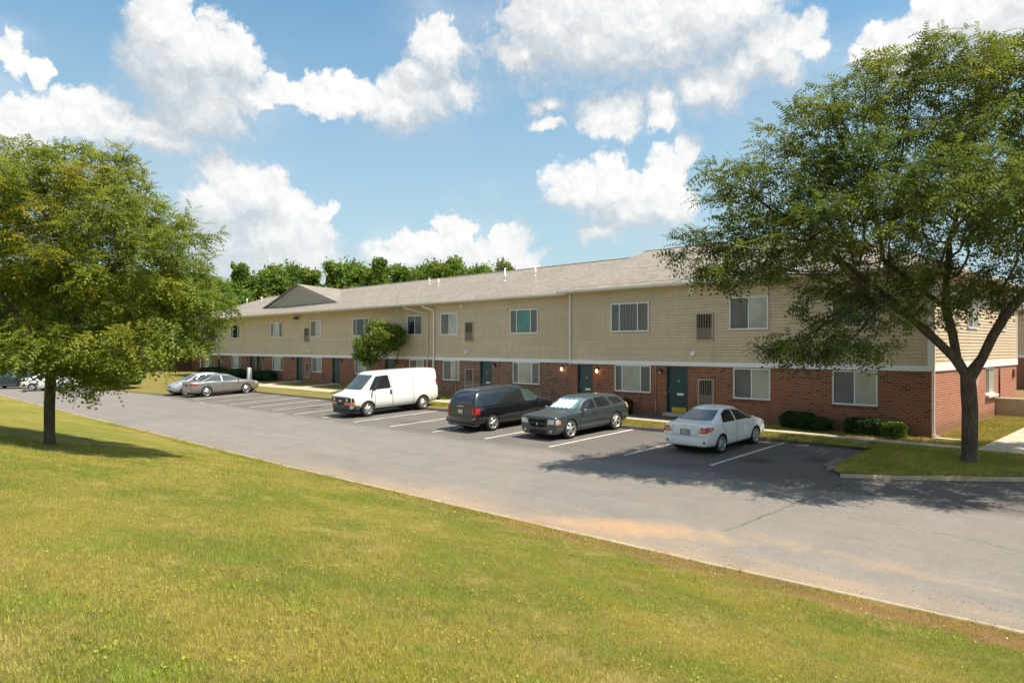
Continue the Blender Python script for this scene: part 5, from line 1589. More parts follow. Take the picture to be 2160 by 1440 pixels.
def leaf_mesh(name, base, axis, out, nrm, length, width, tint, mat, parent, quads=5, gap=.35, droop=.35):
    """pinnate leaves: along each rachis a row of narrow leaflet quads. arrays (n,3)"""
    n = len(base)
    allv = []; alt = []
    side = np.cross(axis, nrm); side /= np.linalg.norm(side, axis=1)[:, None]+1e-9
    for q in range(quads):
        t0 = (q+.08)/quads; t1 = (q+1-gap*.4)/quads
        def P(t): return base+axis*(length*t)[:, None]+np.array([0, 0, -1.])*(length*droop*t*t)[:, None]
        c0 = P(np.full(n, t0)); c1 = P(np.full(n, t1))
        wq = width*(1-.45*abs((q+.5)/quads-.45)*2)
        for s_ in (-1, 1):
            tip = (c0+c1)/2+side*(s_*wq)[:, None]*1.0+axis*(length*.06)[:, None]-nrm*(wq*.25)[:, None]
            mid = c0*.35+c1*.65
            v = np.stack([c0, mid*.5+tip*.5-axis*(length*.05)[:, None], tip, mid*.8+c1*.2], 1)
            allv.append(v.reshape(-1, 3)); alt.append(np.repeat(tint, 4, axis=0))
    V = np.concatenate(allv); T = np.concatenate(alt)
    me = np_mesh(name, V, 4, np.arange(len(V)))
    at = me.attributes.new('tint', 'FLOAT_VECTOR', 'POINT'); at.data.foreach_set('vector', T.astype(np.float32).ravel())
    o = link(name, me, mat, parent)
    return o

def spray(N, par, ch, r, tips, per, spread, length, origin, rg, tintf, lift=.15):
    """leaf bases round the given twig nodes"""
    B = []; AX = []; NR = []; LN = []; T = []
    O = np.array(origin)
    for i in tips:
        d = N[i]-N[par[i]]; d = d/(np.linalg.norm(d)+1e-9)
        h = np.array([d[0], d[1], d[2]*.35]); h /= np.linalg.norm(h)+1e-9
        tc = tintf(N[i])
        m = rg.poisson(per*(.35 if rg.random() < .3 else 1.25))
        for k in range(m):
            a = rg.normal(size=3)*.55; a[2] *= .55
            ax = h*.6+a; ax[2] += lift*rg.random()-.10; ax /= np.linalg.norm(ax)
            off = rg.normal(size=3)*spread; off[2] *= .5
            B.append(N[i]+off-O); AX.append(ax)
            nn = np.array([0, 0, 1.])+rg.normal(size=3)*.45; nn -= ax*nn.dot(ax); nn /= np.linalg.norm(nn)
            NR.append(nn); LN.append(length*(.65+.7*rg.random()))
            T.append((min(1, max(0, tc[0]+rg.normal()*.12)), rg.random(), 0))
    return [np.array(x) for x in (B, AX, NR, LN, T)]

def big_tree(name, loc, label, blobs, trunk, n_att, mat, seed, tip, tintf, per=9, spread=.14, length=.26, group=None, step=.32, kill=.5, infl=3.2, shell=.5, bark='bark', flare=1.0, rscale=1.0):
    root = empty(name, loc, 0, label, 'tree', group)
    O = np.array(loc)
    st = [((O[0]+p[0], O[1]+p[1], O[2]+p[2]), q) for p, q in trunk]
    bl = [(O[0]+b[0], O[1]+b[1], O[2]+b[2], *b[3:]) for b in blobs]
    N, par = grow(bl, st, n_att, step, kill, infl, seed, up=.02, shell=shell)
    r, ch = radii(par, len(N), tip)
    r = np.array(r)*rscale
    rt = trunk_r = r[0]
    tr = limbs(N, par, r, ch, 'trunk', M[bark], root, O)
    smooth_shade(tr)
    # root flare
    fl = MB(); k = r[0]
    fl.lathe([(k*1.55, -.15), (k*1.45, .0), (k*1.18, .10), (k*1.04, .25), (k*.99, .45)], 18, 'z')
    fl.v = [(x+random.uniform(-.01, .01), y+random.uniform(-.01, .01), z) for x, y, z in fl.v]
    f = fl.build('root_flare', M[bark], tr, True)
    rg = np.random.default_rng(seed+1)
    tips = [i for i in range(len(N)) if par[i] >= 0 and (r[i] < tip*2.3*rscale)]
    B, AX, NR, LN, T = spray(N, par, ch, r, tips, per, spread, length, O, rg, tintf, .2)
    leaf_mesh('crown', B, AX, None, NR, LN, LN*.21, T, mat, root)
    print(name, 'nodes', len(N), 'tips', len(tips), 'leaves', len(B), 'r0', r[0])
    return root
CAMP = np.array((7.17, -27.05, 3.1)); FW = np.array((math.cos(R(135.4)), math.sin(R(135.4)), 0)); RT = np.array((math.sin(R(135.4)), -math.cos(R(135.4)), 0))
def rel(base, dx, dd, z):
    """offset dx to the right / dd away, as seen from the lawn, at height z above the base"""
    v = RT*dx+FW*dd
    return (v[0], v[1], z)
def B_(dx, dd, z, rx, ry, rz, w=1.): v = rel(None, dx, dd, z); return (v[0], v[1], v[2], rx, ry, rz, w)

rgt = np.random.default_rng(5)
def tint_noise(seed, lo, hi, zc, zs):
    ph = np.random.default_rng(seed).random((4, 3))*6
    def f(p):
        s = 0
        for k, q in enumerate(ph):
            fr = (.8, 1.4, 2.3, 3.7)[k]
            s += math.sin(p[0]*fr+q[0])*math.sin(p[1]*fr+q[1])*math.sin(p[2]*fr+q[2])
        t = .5+.28*s+(p[2]-zc)*zs
        return (lo+(hi-lo)*min(1, max(0, t)), 0)
    return f

# right tree (dark green locust): three stems from a fork at 2.4 m
TR = (2.08, -4.37, T_(2.08, -4.37)-.05)
tk = [((0, 0, 0), -1), ((0, 0, .5), 0), ((.01, 0, 1.0), 1), ((.01, .01, 1.5), 2), (rel(0, -.02, 0, 2.0), 3), (rel(0, -.04, 0, 2.35), 4)]
def stem(trunk, frm, pts):
    k = frm
    for p in pts:
        trunk.append((p, k)); k = len(trunk)-1
    return k
stem(tk, 5, [rel(0, -.35, .1, 2.9), rel(0, -.75, .1, 3.3), rel(0, -1.25, 0, 3.7), rel(0, -1.8, -.1, 4.1), rel(0, -2.5, -.2, 4.5)])
a_ = stem(tk, 5, [rel(0, -.22, .2, 2.9), rel(0, -.28, .3, 3.6), rel(0, -.35, .5, 4.3), rel(0, -.2, .7, 5.1), rel(0, .0, .9, 5.9)])
stem(tk, 8+0, [rel(0, -1.7, .9, 4.6), rel(0, -2.4, 1.3, 5.3)])
stem(tk, 5, [rel(0, .28, -.1, 2.9), rel(0, .5, -.2, 3.5), rel(0, .8, -.3, 4.1), rel(0, 1.3, -.5, 4.8), rel(0, 1.9, -.7, 5.6)])
stem(tk, a_-2, [rel(0, -.9, 1., 5.0), rel(0, -1.6, 1.5, 5.8)])
blR = [B_(-2.2, -3.3, 6.6, 2.0, 1.8, 1.4, 1.6), B_(.8, -4.0, 7.0, 2.2, 2.0, 1.5, 1.8), B_(3.2, -3.4, 6.8, 2.2, 2.2, 1.6, 1.7), B_(-4.2, -1.8, 6.4, 1.5, 1.6, 1.1, .8), B_(-4.1, .0, 8.9, 1.6, 2.0, 1.2, 1.4), B_(-2.7, .2, 10.4, 1.6, 1.8, .9, 1.3), B_(-6.2, 0, 7.5, 1.3, 1.6, 1.0, 1.0), B_(-.6, 0, 11.2, 1.6, 1.6, .8, 1.0), B_(-7.0, 0, 5.9, 1.1, 1.5, .9, .8), B_(0, .3, 8.3, 3.6, 3.6, 2.0, 3), B_(-2.6, .2, 7.4, 3.0, 3.2, 1.9, 3), B_(-4.8, .0, 6.3, 2.3, 2.4, 1.5, 2.0), B_(-6.4, -.0, 5.4, 1.5, 1.8, .75, .9), B_(-3.9, .0, 8.0, 1.4, 2.0, 1.0, .8),
       B_(-4.4, -.6, 3.15, 2.0, 1.5, .5, 1.1), B_(-2.5, -.4, 4.6, 2.2, 2.2, 1.0, 1.3), B_(-2.4, 2.2, 5.6, 2.6, 2, 1.5, 1.2), B_(2.6, 0, 8.0, 3.2, 3.4, 2.6, 3), B_(3.2, -.5, 5.0, 2.6, 2.8, 1.5, 2),
       B_(.4, -.3, 9.9, 2.4, 2.4, 1.2, 1.6), B_(1.0, .0, 11.0, 1.8, 1.8, .9, 1.0), B_(.6, -1.2, 5.2, 2.6, 1.6, 1.1, 1.1), B_(2.9, .2, 10.0, 2.2, 2.4, 1.3, 1.5), B_(5, 0, 6.6, 2.4, 2.6, 2.4, 1.5), B_(-5.6, 0, 6.7, 1.2, 1.6, .9, .6)]
big_tree('locust_tree', TR, 'large dark green feathery tree on the grass island at the right', blR, tk, 4200, M['leaf_green'], 21, .0105, tint_noise(3, .0, .72, 7.5, .05), per=16.5, spread=.15, length=.42, kill=.40, shell=.35)

# left tree (yellow-green locust) on the lawn slope
TL = (-14.1, -22.7, T_(-14.1, -22.7)-.05)
tl = [((0, 0, 0), -1), ((0, 0, .5), 0), ((.0, 0, 1.0), 1), (rel(0, .02, 0, 1.5), 2), (rel(0, .05, 0, 2.0), 3), (rel(0, .06, 0, 2.5), 4), (rel(0, .05, 0, 3.0), 5)]
stem(tl, 5, [rel(0, .4, .1, 2.9), rel(0, .75, .0, 3.4), rel(0, 1.2, -.1, 4.0), rel(0, 1.9, -.2, 4.7)])
stem(tl, 6, [rel(0, .0, .2, 3.6), rel(0, .1, .2, 4.3), rel(0, .2, .2, 5.1)])
stem(tl, 5, [rel(0, -.35, -.1, 2.9), rel(0, -.8, -.2, 3.5), rel(0, -1.3, -.3, 4.2)])
blL = [B_(.2, 0, 6.0, 2.7, 2.7, 1.7, 3), B_(-1.6, 0, 5.4, 2.4, 2.4, 1.7, 2), B_(2.0, 0, 4.9, 2.2, 2.4, 1.7, 2.3), B_(2.95, 0, 3.6, 1.4, 1.8, 1.4, 1.5), B_(2.3, -.8, 2.6, 1.7, 1.5, .8, 1.3), B_(.6, -1.0, 2.6, 1.6, 1.4, .8, 1.2),
       B_(-1.6, -.4, 2.7, 1.6, 1.8, .9, 1.3), B_(-.5, 1.2, 3.6, 2.6, 1.8, 1.4, 1.2), B_(.9, .2, 7.0, 1.5, 1.6, .9, .9), B_(-.9, .2, 7.0, 1.5, 1.6, .9, .9), B_(1.45, -.5, 1.75, .75, .7, .35, .35), B_(-2.6, 0, 4.0, 1.6, 2.0, 1.8, 1.3), B_(3.3, .3, 2.8, .7, 1.0, .6, .4)]
big_tree('locust_tree', TL, 'yellow green feathery tree on the lawn slope at the left', blL, tl, 3300, M['leaf_gold'], 8, .0075, tint_noise(9, .15, .85, 5.0, .05), per=18.5, spread=.115, length=.35, step=.26, kill=.31, infl=2.6, shell=.3)

# multi-stemmed small tree before the building
TS = (-32.7, -.15, T_(-32.7, -.15))
ts = [((0, 0, -.1), -1), ((0, 0, .15), 0)]
stem(ts, 1, [rel(0, -.25, 0, .7), rel(0, -.5, 0, 1.3), rel(0, -.7, 0, 1.9)])
stem(ts, 1, [rel(0, .15, 0, .8), rel(0, .35, .1, 1.5), rel(0, .6, .1, 2.2)])
stem(ts, 1, [rel(0, .5, 0, .8), rel(0, 1.0, 0, 1.7), rel(0, 1.35, 0, 2.6)])
stem(ts, 1, [rel(0, -.0, .2, .9), rel(0, -.05, .2, 1.7)])
blS = [B_(-.55, 0, 2.9, 1.2, 1.2, 1.0, 3), B_(.55, 0, 3.5, 1.05, 1.2, 1.0, 3), B_(-.9, 0, 2.2, .9, 1, .6, 1), B_(.0, 0, 4.2, .8, .9, .5, 1), B_(1.15, 0, 3.9, .55, .7, .5, .7)]
root = empty('small_tree', TS, 0, 'small bushy multi stemmed tree in front of the facade behind the white van', 'tree')
def clump_tree(root, loc, trunk, blobs, n_att, mat, seed, tip, tintf, per, spread, size, step=.2, kill=.22, infl=1.5, bark='bark_dark', shell=.3):
    O = np.array(loc)
    st = [((O[0]+p[0], O[1]+p[1], O[2]+p[2]), q) for p, q in trunk]
    bl = [(O[0]+b[0], O[1]+b[1], O[2]+b[2], *b[3:]) for b in blobs]
    N, par = grow(bl, st, n_att, step, kill, infl, seed, shell=shell)
    r, ch = radii(par, len(N), tip)
    t = limbs(N, par, r, ch, 'trunk', M[bark], root, O); smooth_shade(t)
    rg = np.random.default_rng(seed)
    tips = [i for i in range(len(N)) if par[i] >= 0 and r[i] < tip*2.4]
    B = []; T = []
    for i in tips:
        tc = tintf(N[i])[0]
        for k in range(rg.poisson(per)):
            B.append(N[i]-O+rg.normal(size=3)*spread); T.append((min(1, max(0, tc+rg.normal()*.12)), rg.random(), 0))
    leaf_quads('crown', np.array(B), size, np.array(T), mat, root, rg)
def leaf_quads(name, B, size, T, mat, parent, rg, flat=.5):
    n = len(B)
    a = rg.normal(size=(n, 3)); a /= np.linalg.norm(a, axis=1)[:, None]
    nn = rg.normal(size=(n, 3)); nn[:, 2] = abs(nn[:, 2])+flat; nn -= a*(nn*a).sum(1)[:, None]; nn /= np.linalg.norm(nn, axis=1)[:, None]
    b = np.cross(nn, a); s = (size*(.6+.8*rg.random(n)))[:, None]
    V = np.stack([B-a*s, B+b*s*.55, B+a*s, B-b*s*.55], 1).reshape(-1, 3)
    me = np_mesh(name, V, 4, np.arange(len(V)))
    at = me.attributes.new('tint', 'FLOAT_VECTOR', 'POINT'); at.data.foreach_set('vector', np.repeat(T, 4, axis=0).astype(np.float32).ravel())
    return link(name, me, mat, parent)
clump_tree(root, TS, ts, blS, 900, M['leaf_small'], 4, .006, tint_noise(12, .1, .9, 3.2, .12), 26, .11, .075)

# ---- woodland behind the roofs: each tree its own crown and trunk
def wood_mesh(seed, H, W, shape, mat, q=.16, dens=1.0):
    """crown as puffs of leaf faces hung round a leader; returns (crown mesh, trunk mesh)"""
    rg = np.random.default_rng(seed)
    B = []; T = []
    np_ = int((95 if shape == 'round' else 85)*dens)
    tr = MB(); tr.tube([(0, 0, 0), (0.1, 0, H*.35), (.0, .1, H*.7), (.1, 0, H*.95)], [W*.045, W*.035, W*.02, .03], 8)
    for k in range(np_):
        u = rg.random()
        z = H*(.28+.70*u)
        if shape == 'round': rr = W*.5*math.sin(math.pi*(.12+.86*u))**.6
        else: rr = W*.5*(1-.62*u)*(.55+.75*rg.random())
        a = rg.random()*6.283; d = rr*(.35+.65*rg.random()**.5)
        c = np.array([math.cos(a)*d, math.sin(a)*d, z])
        pr = W*(.05+.08*rg.random())*(1 if shape == 'round' else .85)
        n = int(150*dens*(pr/(.10*W))**1.7)
        v = rg.normal(size=(n, 3))*.60
        v[:, 2] *= .8
        B.append(c+v*pr*1.15)
        t0 = rg.random()
        T.append(np.stack([np.clip(t0*.7+.15+rg.normal(size=n)*.15, 0, 1), rg.random(n), np.zeros(n)], 1))
        tr.tube([(0, 0, z*.8), tuple(c*np.array([.6, .6, 1])), tuple(c)], [W*.012, W*.008, .02], 4, cap=False)
    B = np.concatenate(B); T = np.concatenate(T)
    return B, T, tr
WM = []
for k, (H, W, sh) in enumerate([(13, 7, 'round'), (15, 5.5, 'tall'), (11, 8, 'round'), (14, 6.5, 'tall'), (12, 7.5, 'round')]):
    e = empty('woodland_tree', (0, 0, 0)); B, T, tr = wood_mesh(40+k, H, W, sh, None, dens=1.25)
    leaf_quads('crown', B, .24, T, M['leaf_far'], e, np.random.default_rng(k))
    tr.build('trunk', M['bark_dark'], e, True)
    WM.append((e, H))
used = set()
def at_px(px, t):
    p = CAMP+FW*t+RT*(t*(px-1080)/1500.); return p[0], p[1]
FAR = [  # (px, distance, top py, variant, label)
    (505, 118, 556, 1, 'slim far tree standing highest right of the left tree crown'),
    (536, 126, 590, 0, 'low bright green far tree just left of the roof gable'),
    (572, 120, 572, 2, 'broad far tree above the hipped end of the roof'),
    (618, 124, 566, 4, 'darker round far tree above the triangular roof gable'),
    (655, 118, 570, 3, 'narrow far tree right of the triangular roof gable'),
    (705, 112, 556, 3, 'tall loose far tree above the roof left of the twin tall ones'),
    (742, 118, 562, 4, 'round far tree between the tall loose ones'),
    (775, 110, 570, 0, 'bushy far tree above the small tree by the facade'),
    (803, 106, 545, 1, 'tallest pointed far tree above the middle of the roof'),
    (843, 112, 563, 3, 'pointed far tree right of the tallest one'),
    (878, 116, 574, 2, 'low far tree close to the roof line past the pointed one'),
    (902, 112, 566, 4, 'small far tree left of the pair of vent pipes'),
    (925, 106, 556, 3, 'far tree rising behind the pair of vent pipes'),
    (958, 108, 551, 0, 'rightmost large far tree above the roof ridge'),
    (1008, 120, 570, 2, 'tiny far treetop peeking over the ridge'),
    (1064, 124, 559, 0, 'round far treetop below the twin poles'),
    (470, 96, 600, 4, 'bright green tree beyond the left end of the roof'),
    (440, 84, 590, 0, 'broad green tree behind the left tree near the roof end'),
    (395, 92, 585, 2, 'far tree seen through the right side of the left tree'),
    (340, 88, 575, 4, 'far tree seen through the middle of the left tree'),
    (280, 92, 580, 0, 'far tree behind the trunk side of the left tree'),
    (215, 90, 570, 3, 'far tree behind the left tree above its trunk'),
    (150, 84, 580, 2, 'far tree behind the left tree left of its trunk'),
    (80, 86, 575, 4, 'far tree behind the far parked cars'),
    (15, 80, 570, 0, 'far tree at the left edge of the picture'),
    (-60, 84, 560, 2, 'far tree just beyond the left edge'),
]
for (px, t, top, v, lab) in FAR:
    x, y = at_px(px, t)
    ztop = 3.1+t*(731-top)/1500.
    e, H = WM[v]
    o = e if v not in used else copy_tree(e)
    used.add(v)
    s = (ztop+.5)/H
    o.location = (x, y, -.5); o.rotation_euler = (0, 0, random.uniform(0, 6.28)); o.scale = (s*random.uniform(.95, 1.2) if s < 1.2 else s*.85, s*1.0, s)
    o.scale = (o.scale[0]*(.72 if top < 567 else 1.),)*2+(s,)
    tag(o, lab, 'tree', 'woodland trees behind the buildings')

# ---- shrubs
def shrub(loc, rx, ry, rz, label, mat, seed, n=5200, leaf=.045, box=.35, group=None, top=None):
    e = empty('shrub', loc, 0, label, 'shrub', group)
    rg = np.random.default_rng(seed)
    u = rg.normal(size=(n, 3)); u /= np.linalg.norm(u, axis=1)[:, None]
    u = np.sign(u)*abs(u)**(1-box)             # boxier
    u /= (np.abs(u)**3).sum(1)[:, None]**(1/3)
    rad = .78+.24*rg.random(n)**.5
    lump = 1+.10*np.sin(u[:, 0]*5+seed)*np.cos(u[:, 1]*4+seed*2)+.06*np.sin(u[:, 2]*7+u[:, 0]*6)
    B = u*np.array([rx, ry, rz])*(rad*lump)[:, None]; B[:, 2] += rz*.98
    T = np.stack([np.clip(.35+.35*np.sin(B[:, 0]*5)+rg.normal(size=n)*.2, 0, 1), rg.random(n), np.zeros(n)], 1)
    leaf_quads('foliage', B, leaf, T, mat, e, rg, .1)
    # bare inner stems
    m = MB()
    for k in range(14):
        a = k*.9; m.tube([(math.cos(a)*.05, math.sin(a)*.05, 0), (math.cos(a)*rx*.4, math.sin(a)*ry*.4, rz*.9), (math.cos(a)*rx*.7, math.sin(a)*ry*.7, rz*1.5)], [.018, .012, .006], 5, cap=False)
    m.build('stems', M['bark_dark'], e)
    return e
G2 = 'clipped shrubs along the facade'
shrub((-4.35, -.55, 0), .62, .42, .33, 'dark clipped shrub left of the right hand window pair by the brick corner section', M['leaf_yew'], 1, 9000, .030, group=G2)
shrub((-3.62, -.72, 0), .55, .40, .25, 'lower dark shrub touching the first one on its right under the brick wall', M['leaf_yew'], 6, 7000, .030, group=G2)
shrub((-1.75, -.62, 0), .85, .48, .30, 'wide dark clipped shrub below the window nearest the corner', M['leaf_yew'], 2, 12000, .030, group=G2)
shrub((-.95, -.80, 0), .38, .34, .27, 'small light green shrub, sunlight painted into its leaf colour, against the wide dark one by the corner', M['leaf_sunlit'], 3, 5000, .030, group=G2)
shrub((-56.9, .5, .15), 1.9, .8, .45, 'long dark hedge shrub right of the white marker post', M['leaf_yew'], 4, 14000, .06, group=G2)
shrub((-51.6, .7, .15), 1.7, .7, .45, 'long dark hedge shrub below the paired far doors', M['leaf_yew'], 14, 14000, .06, group=G2)
shrub((-61.6, .4, .15), 1.8, .8, .5, 'long dark hedge shrub below the last far window', M['leaf_yew'], 5, 14000, .06, group=G2)
shrub((-12.4, -.45, .0), .30, .28, .36, 'dark upright shrub behind the tail of the station wagon', M['leaf_yew'], 7, 4000, .03, group=G2)
shrub((-56.5, -9.0, .0), 1.6, 1.5, 1.1, 'loose leafy bush at the end of the parking row behind the left tree', M['leaf_small'], 9, 9000, .09, .1, group='loose bushes behind the left tree')
shrub((-66.0, -9.8, .0), 2.0, 1.6, 1.3, 'loose leafy bush behind the far white sedan', M['leaf_small'], 10, 9000, .09, .1, group='loose bushes behind the left tree')
shrub((-75.0, -15.5, .0), 2.4, 2.0, 1.6, 'loose leafy bush at the far left edge of the lot', M['leaf_small'], 11, 9000, .1, .1, group='loose bushes behind the left tree')
# ------------------------------------------------------------------ grass blades
def blades(name, n, sampler, hgt, wid, mat, seed, zoff=0.):
    rg = np.random.default_rng(seed)
    x, y = sampler(rg, n); n = len(x)
    z = np.array([T_(float(a), float(b)) for a, b in zip(x, y)])+zoff
    d = np.hypot(x-CAMP[0], y-CAMP[1])
    h = hgt*(.55+.9*rg.random(n)); a = rg.random(n)*6.283
    w = wid*(.7+.6*rg.random(n))*np.clip(d/9, 1, 3.0)
    lean = .55*h*rg.random(n)+.1*h; la = rg.random(n)*6.283
    P0 = np.stack([x-np.cos(a)*w, y-np.sin(a)*w, z-.005], 1); P1 = np.stack([x+np.cos(a)*w, y+np.sin(a)*w, z-.005], 1)
    P2 = np.stack([x+np.cos(la)*lean, y+np.sin(la)*lean, z+h], 1)
    V = np.stack([P0, P1, P2], 1).reshape(-1, 3)
    me = np_mesh(name, V, 3, np.arange(len(V)))
    t = np.stack([rg.random(n), rg.random(n), rg.random(n)], 1)
    at = me.attributes.new('tint', 'FLOAT_VECTOR', 'POINT'); at.data.foreach_set('vector', np.repeat(t, 3, axis=0).astype(np.float32).ravel())
    o = link(name, me, mat); o['kind'] = 'stuff'
    return o
kl = np.array([(-110, -17.15), (-60, -17.2), (-32, -17.1), (-12.7, -17.0), (-3.5, -16.75), (1.1, -16.6), (5.3, -16.35), (14, -15.5), (40, -12)])
def kerb_y(x): return np.interp(x, kl[:, 0], kl[:, 1])-.11
def samp_near(rg, n):
    # density falls with distance from the viewpoint
    r = 2.4+ (rg.random(n)**1.15)*21; th = R(135.4)+rg.uniform(-.78, .78, n)
    x = CAMP[0]+r*np.cos(th); y = CAMP[1]+r*np.sin(th)
    bare = (kerb_y(x)-y < .9+.5*np.sin(x*2.3)+.3*np.sin(x*5.1)) & (x > -9) & (rg.random(n) < .62)
    m = (y < kerb_y(x)+.02) & ~bare
    return x[m], y[m]
blades('grass', 620000, samp_near, .030, .0026, M['blade'], 1)
def samp_edge(rg, n):
    x = rg.uniform(-30, 8, n); y = kerb_y(x)-rg.random(n)**2*.5+.05+.10*np.maximum(0, np.sin(x*1.7)+np.sin(x*4.3+1)+np.sin(x*9.1))*rg.random(n)
    return x, y
blades('grass', 40000, samp_edge, .05, .0030, M['blade'], 2)
def samp_island(rg, n):
    x = rg.uniform(-.6, 4.2, n); y = rg.uniform(-7.8, -2.4, n)
    m = np.array([in_poly(a, b, [(-.6, -2.4), (-.62, -6.3), (-.3, -7.6), (1.2, -7.1), (3.5, -5.6), (4.6, -4.6), (4.6, -2.4)]) for a, b in zip(x, y)])
    return x[m], y[m]
blades('grass', 90000, samp_island, .055, .0030, M['blade'], 3)
def samp_strip(rg, n):
    x = rg.uniform(-30, 0, n); y = np.where(rg.random(n) < .6, rg.uniform(-3.7, -2.35, n), rg.uniform(-1.25, -.05, n))
    m = ~((x < -9) & (x > -16.6) & (y > -1.3)) & ~((y > -1.7) & (x > -3.9) & (y < -1.25))
    return x[m], y[m]
blades('grass', 70000, samp_strip, .06, .0032, M['blade'], 4)
def samp_side(rg, n):
    return rg.uniform(.1, 1.7, n), rg.uniform(-1.65, 9, n)
blades('grass', 20000, samp_side, .05, .0032, M['blade'], 5)

# fallen bits along the verge, and broadleaf weeds in the sward
def flecks(name, n, smp, size, mat, seed, up=.02, flat=1.5):
    rg = np.random.default_rng(seed); x, y = smp(rg, n); n = len(x)
    z = np.array([T_(float(a), float(b)) for a, b in zip(x, y)])+up
    T = np.stack([rg.random(n), rg.random(n), rg.random(n)], 1)
    o = leaf_quads(name, np.stack([x, y, z], 1), size, T, mat, None, rg, flat); o['kind'] = 'stuff'
    return o
M['dry_leaf'] = m_leaf('dry_leaf', (.36, .25, .14), (.45, .33, .20), (.55, .46, .33), .1)
M['weed'] = m_leaf('weed_leaf', (.26, .30, .04), (.34, .36, .05), (.45, .40, .07), .35)
def samp_verge(rg, n):
    x = rg.uniform(-14, 8, n); return x, kerb_y(x)-rg.random(n)**1.6*1.6
flecks('fallen_leaves', 700, samp_verge, .017, M['dry_leaf'], 11)
def samp_weed(rg, n):
    k = n//26; cx, cy = samp_near(rg, k*2); cx = cx[:k]; cy = cy[:k]; s = .06+.18*rg.random(len(cx))
    x = np.repeat(cx, 26)+rg.normal(size=len(cx)*26)*np.repeat(s, 26); y = np.repeat(cy, 26)+rg.normal(size=len(cx)*26)*np.repeat(s, 26)
    m = y < kerb_y(x); return x[m], y[m]
flecks('weeds', 9000, samp_weed, .012, M['weed'], 12, .022)
def samp_grit(rg, n):
    x = rg.uniform(-22, 9, n); return x, kerb_y(x)+.13+rg.random(n)**2.2*1.1
M['grit'] = m_leaf('sandy_grit', (.38, .26, .16), (.45, .33, .22), (.55, .45, .33), .0)
T_save = T_; T_ = A_
flecks('gravel', 5000, samp_grit, .012, M['grit'], 13, .006, 3.)
T_ = T_save

# ------------------------------------------------------------------ sky
SUN_EL, SUN_AZ = R(61.6), R(20)           # azimuth measured from +x towards +y
world = bpy.data.worlds.new('World'); scene.world = world
world.use_nodes = True
nt = world.node_tree; g = NG(nt)
bg = nt.nodes['Background']
sky = g.n('ShaderNodeTexSky', sky_type='NISHITA')
sky.sun_disc = False; sky.sun_elevation = SUN_EL; sky.sun_rotation = math.pi/2-SUN_AZ
sky.air_density = 1.0; sky.dust_density = .6; sky.ozone_density = 2.2; sky.altitude = 100

D = g.n('ShaderNodeTexCoord').outputs['Generated']
D = g.vm('NORMALIZE', D)
s = g.sep(D)
df = g.vm('DOT_PRODUCT', D, tuple(FW)); dr = g.vm('DOT_PRODUCT', D, tuple(RT))
az = g.math('ARCTAN2', dr, df); el = g.math('ARCSINE', s[2])
p0 = g.comb(az, el, 0.)
def ang(px, py):
    return math.atan((px-1080)/1500.), math.atan((731-py)/math.hypot(1500, px-1080))
CL = [(345,55,62,60),(405,115,95,72),(480,125,66,48),(330,120,55,55),(440,195,95,52),(370,180,70,50),
 (222,225,50,24),(120,262,120,36),(40,282,90,36),(250,265,120,38),(420,250,100,34),(330,292,105,26),(165,238,60,22),(215,268,80,30),(320,262,80,26),
 (8,105,34,30),(98,170,26,24),(40,150,34,26),(590,186,56,22),(530,212,52,26),
 (700,190,56,26),(735,222,80,28),(825,238,85,26),(900,205,90,36),(885,165,60,34),(935,118,58,52),(925,72,38,38),(965,205,34,24),
 (1180,50,120,72),(1350,60,185,72),(1500,30,130,70),(1095,112,62,24),(1330,118,60,26),(1570,18,42,38),(1250,95,120,38),(1420,90,100,34),
 (1695,80,56,46),(1630,105,64,48),(1570,150,66,36),(1480,190,52,34),(1520,175,66,40),(1645,150,50,28),
 (1275,252,62,38),(1318,232,28,30),(1388,212,32,32),(1386,258,30,24),
 (1845,102,52,38),(1920,96,58,48),(1975,60,60,60),(2080,40,120,70),(2110,95,90,50),(1950,5,50,30),(1905,140,50,26),
 (1295,348,32,24),(1225,388,82,34),(1300,402,76,44),(1402,360,36,36),(1385,425,68,46),(1330,448,66,32),(1262,492,46,16),(1442,315,22,22),(1410,440,60,40),
 (468,362,46,36),(525,412,80,52),(600,452,56,46),(545,505,140,66),(690,448,32,24),(662,492,46,32),(455,430,66,46),(650,545,60,40),(470,500,80,60),
 (948,482,34,26),(1068,500,32,24),(905,532,95,30),(1000,545,105,36),(985,478,18,16),(845,556,66,22),(1075,553,46,24),(560,560,140,46),(960,580,150,26),
 (1152,218,22,12),(1146,260,28,13)]
def n2(G, P, scale, detail, rough, out=0):
    nd = G.n('ShaderNodeTexNoise', noise_dimensions='2D')
    G.l(P, nd.inputs['Vector']); nd.inputs['Scale'].default_value = scale; nd.inputs['Detail'].default_value = detail; nd.inputs['Roughness'].default_value = rough
    return nd.outputs[out]
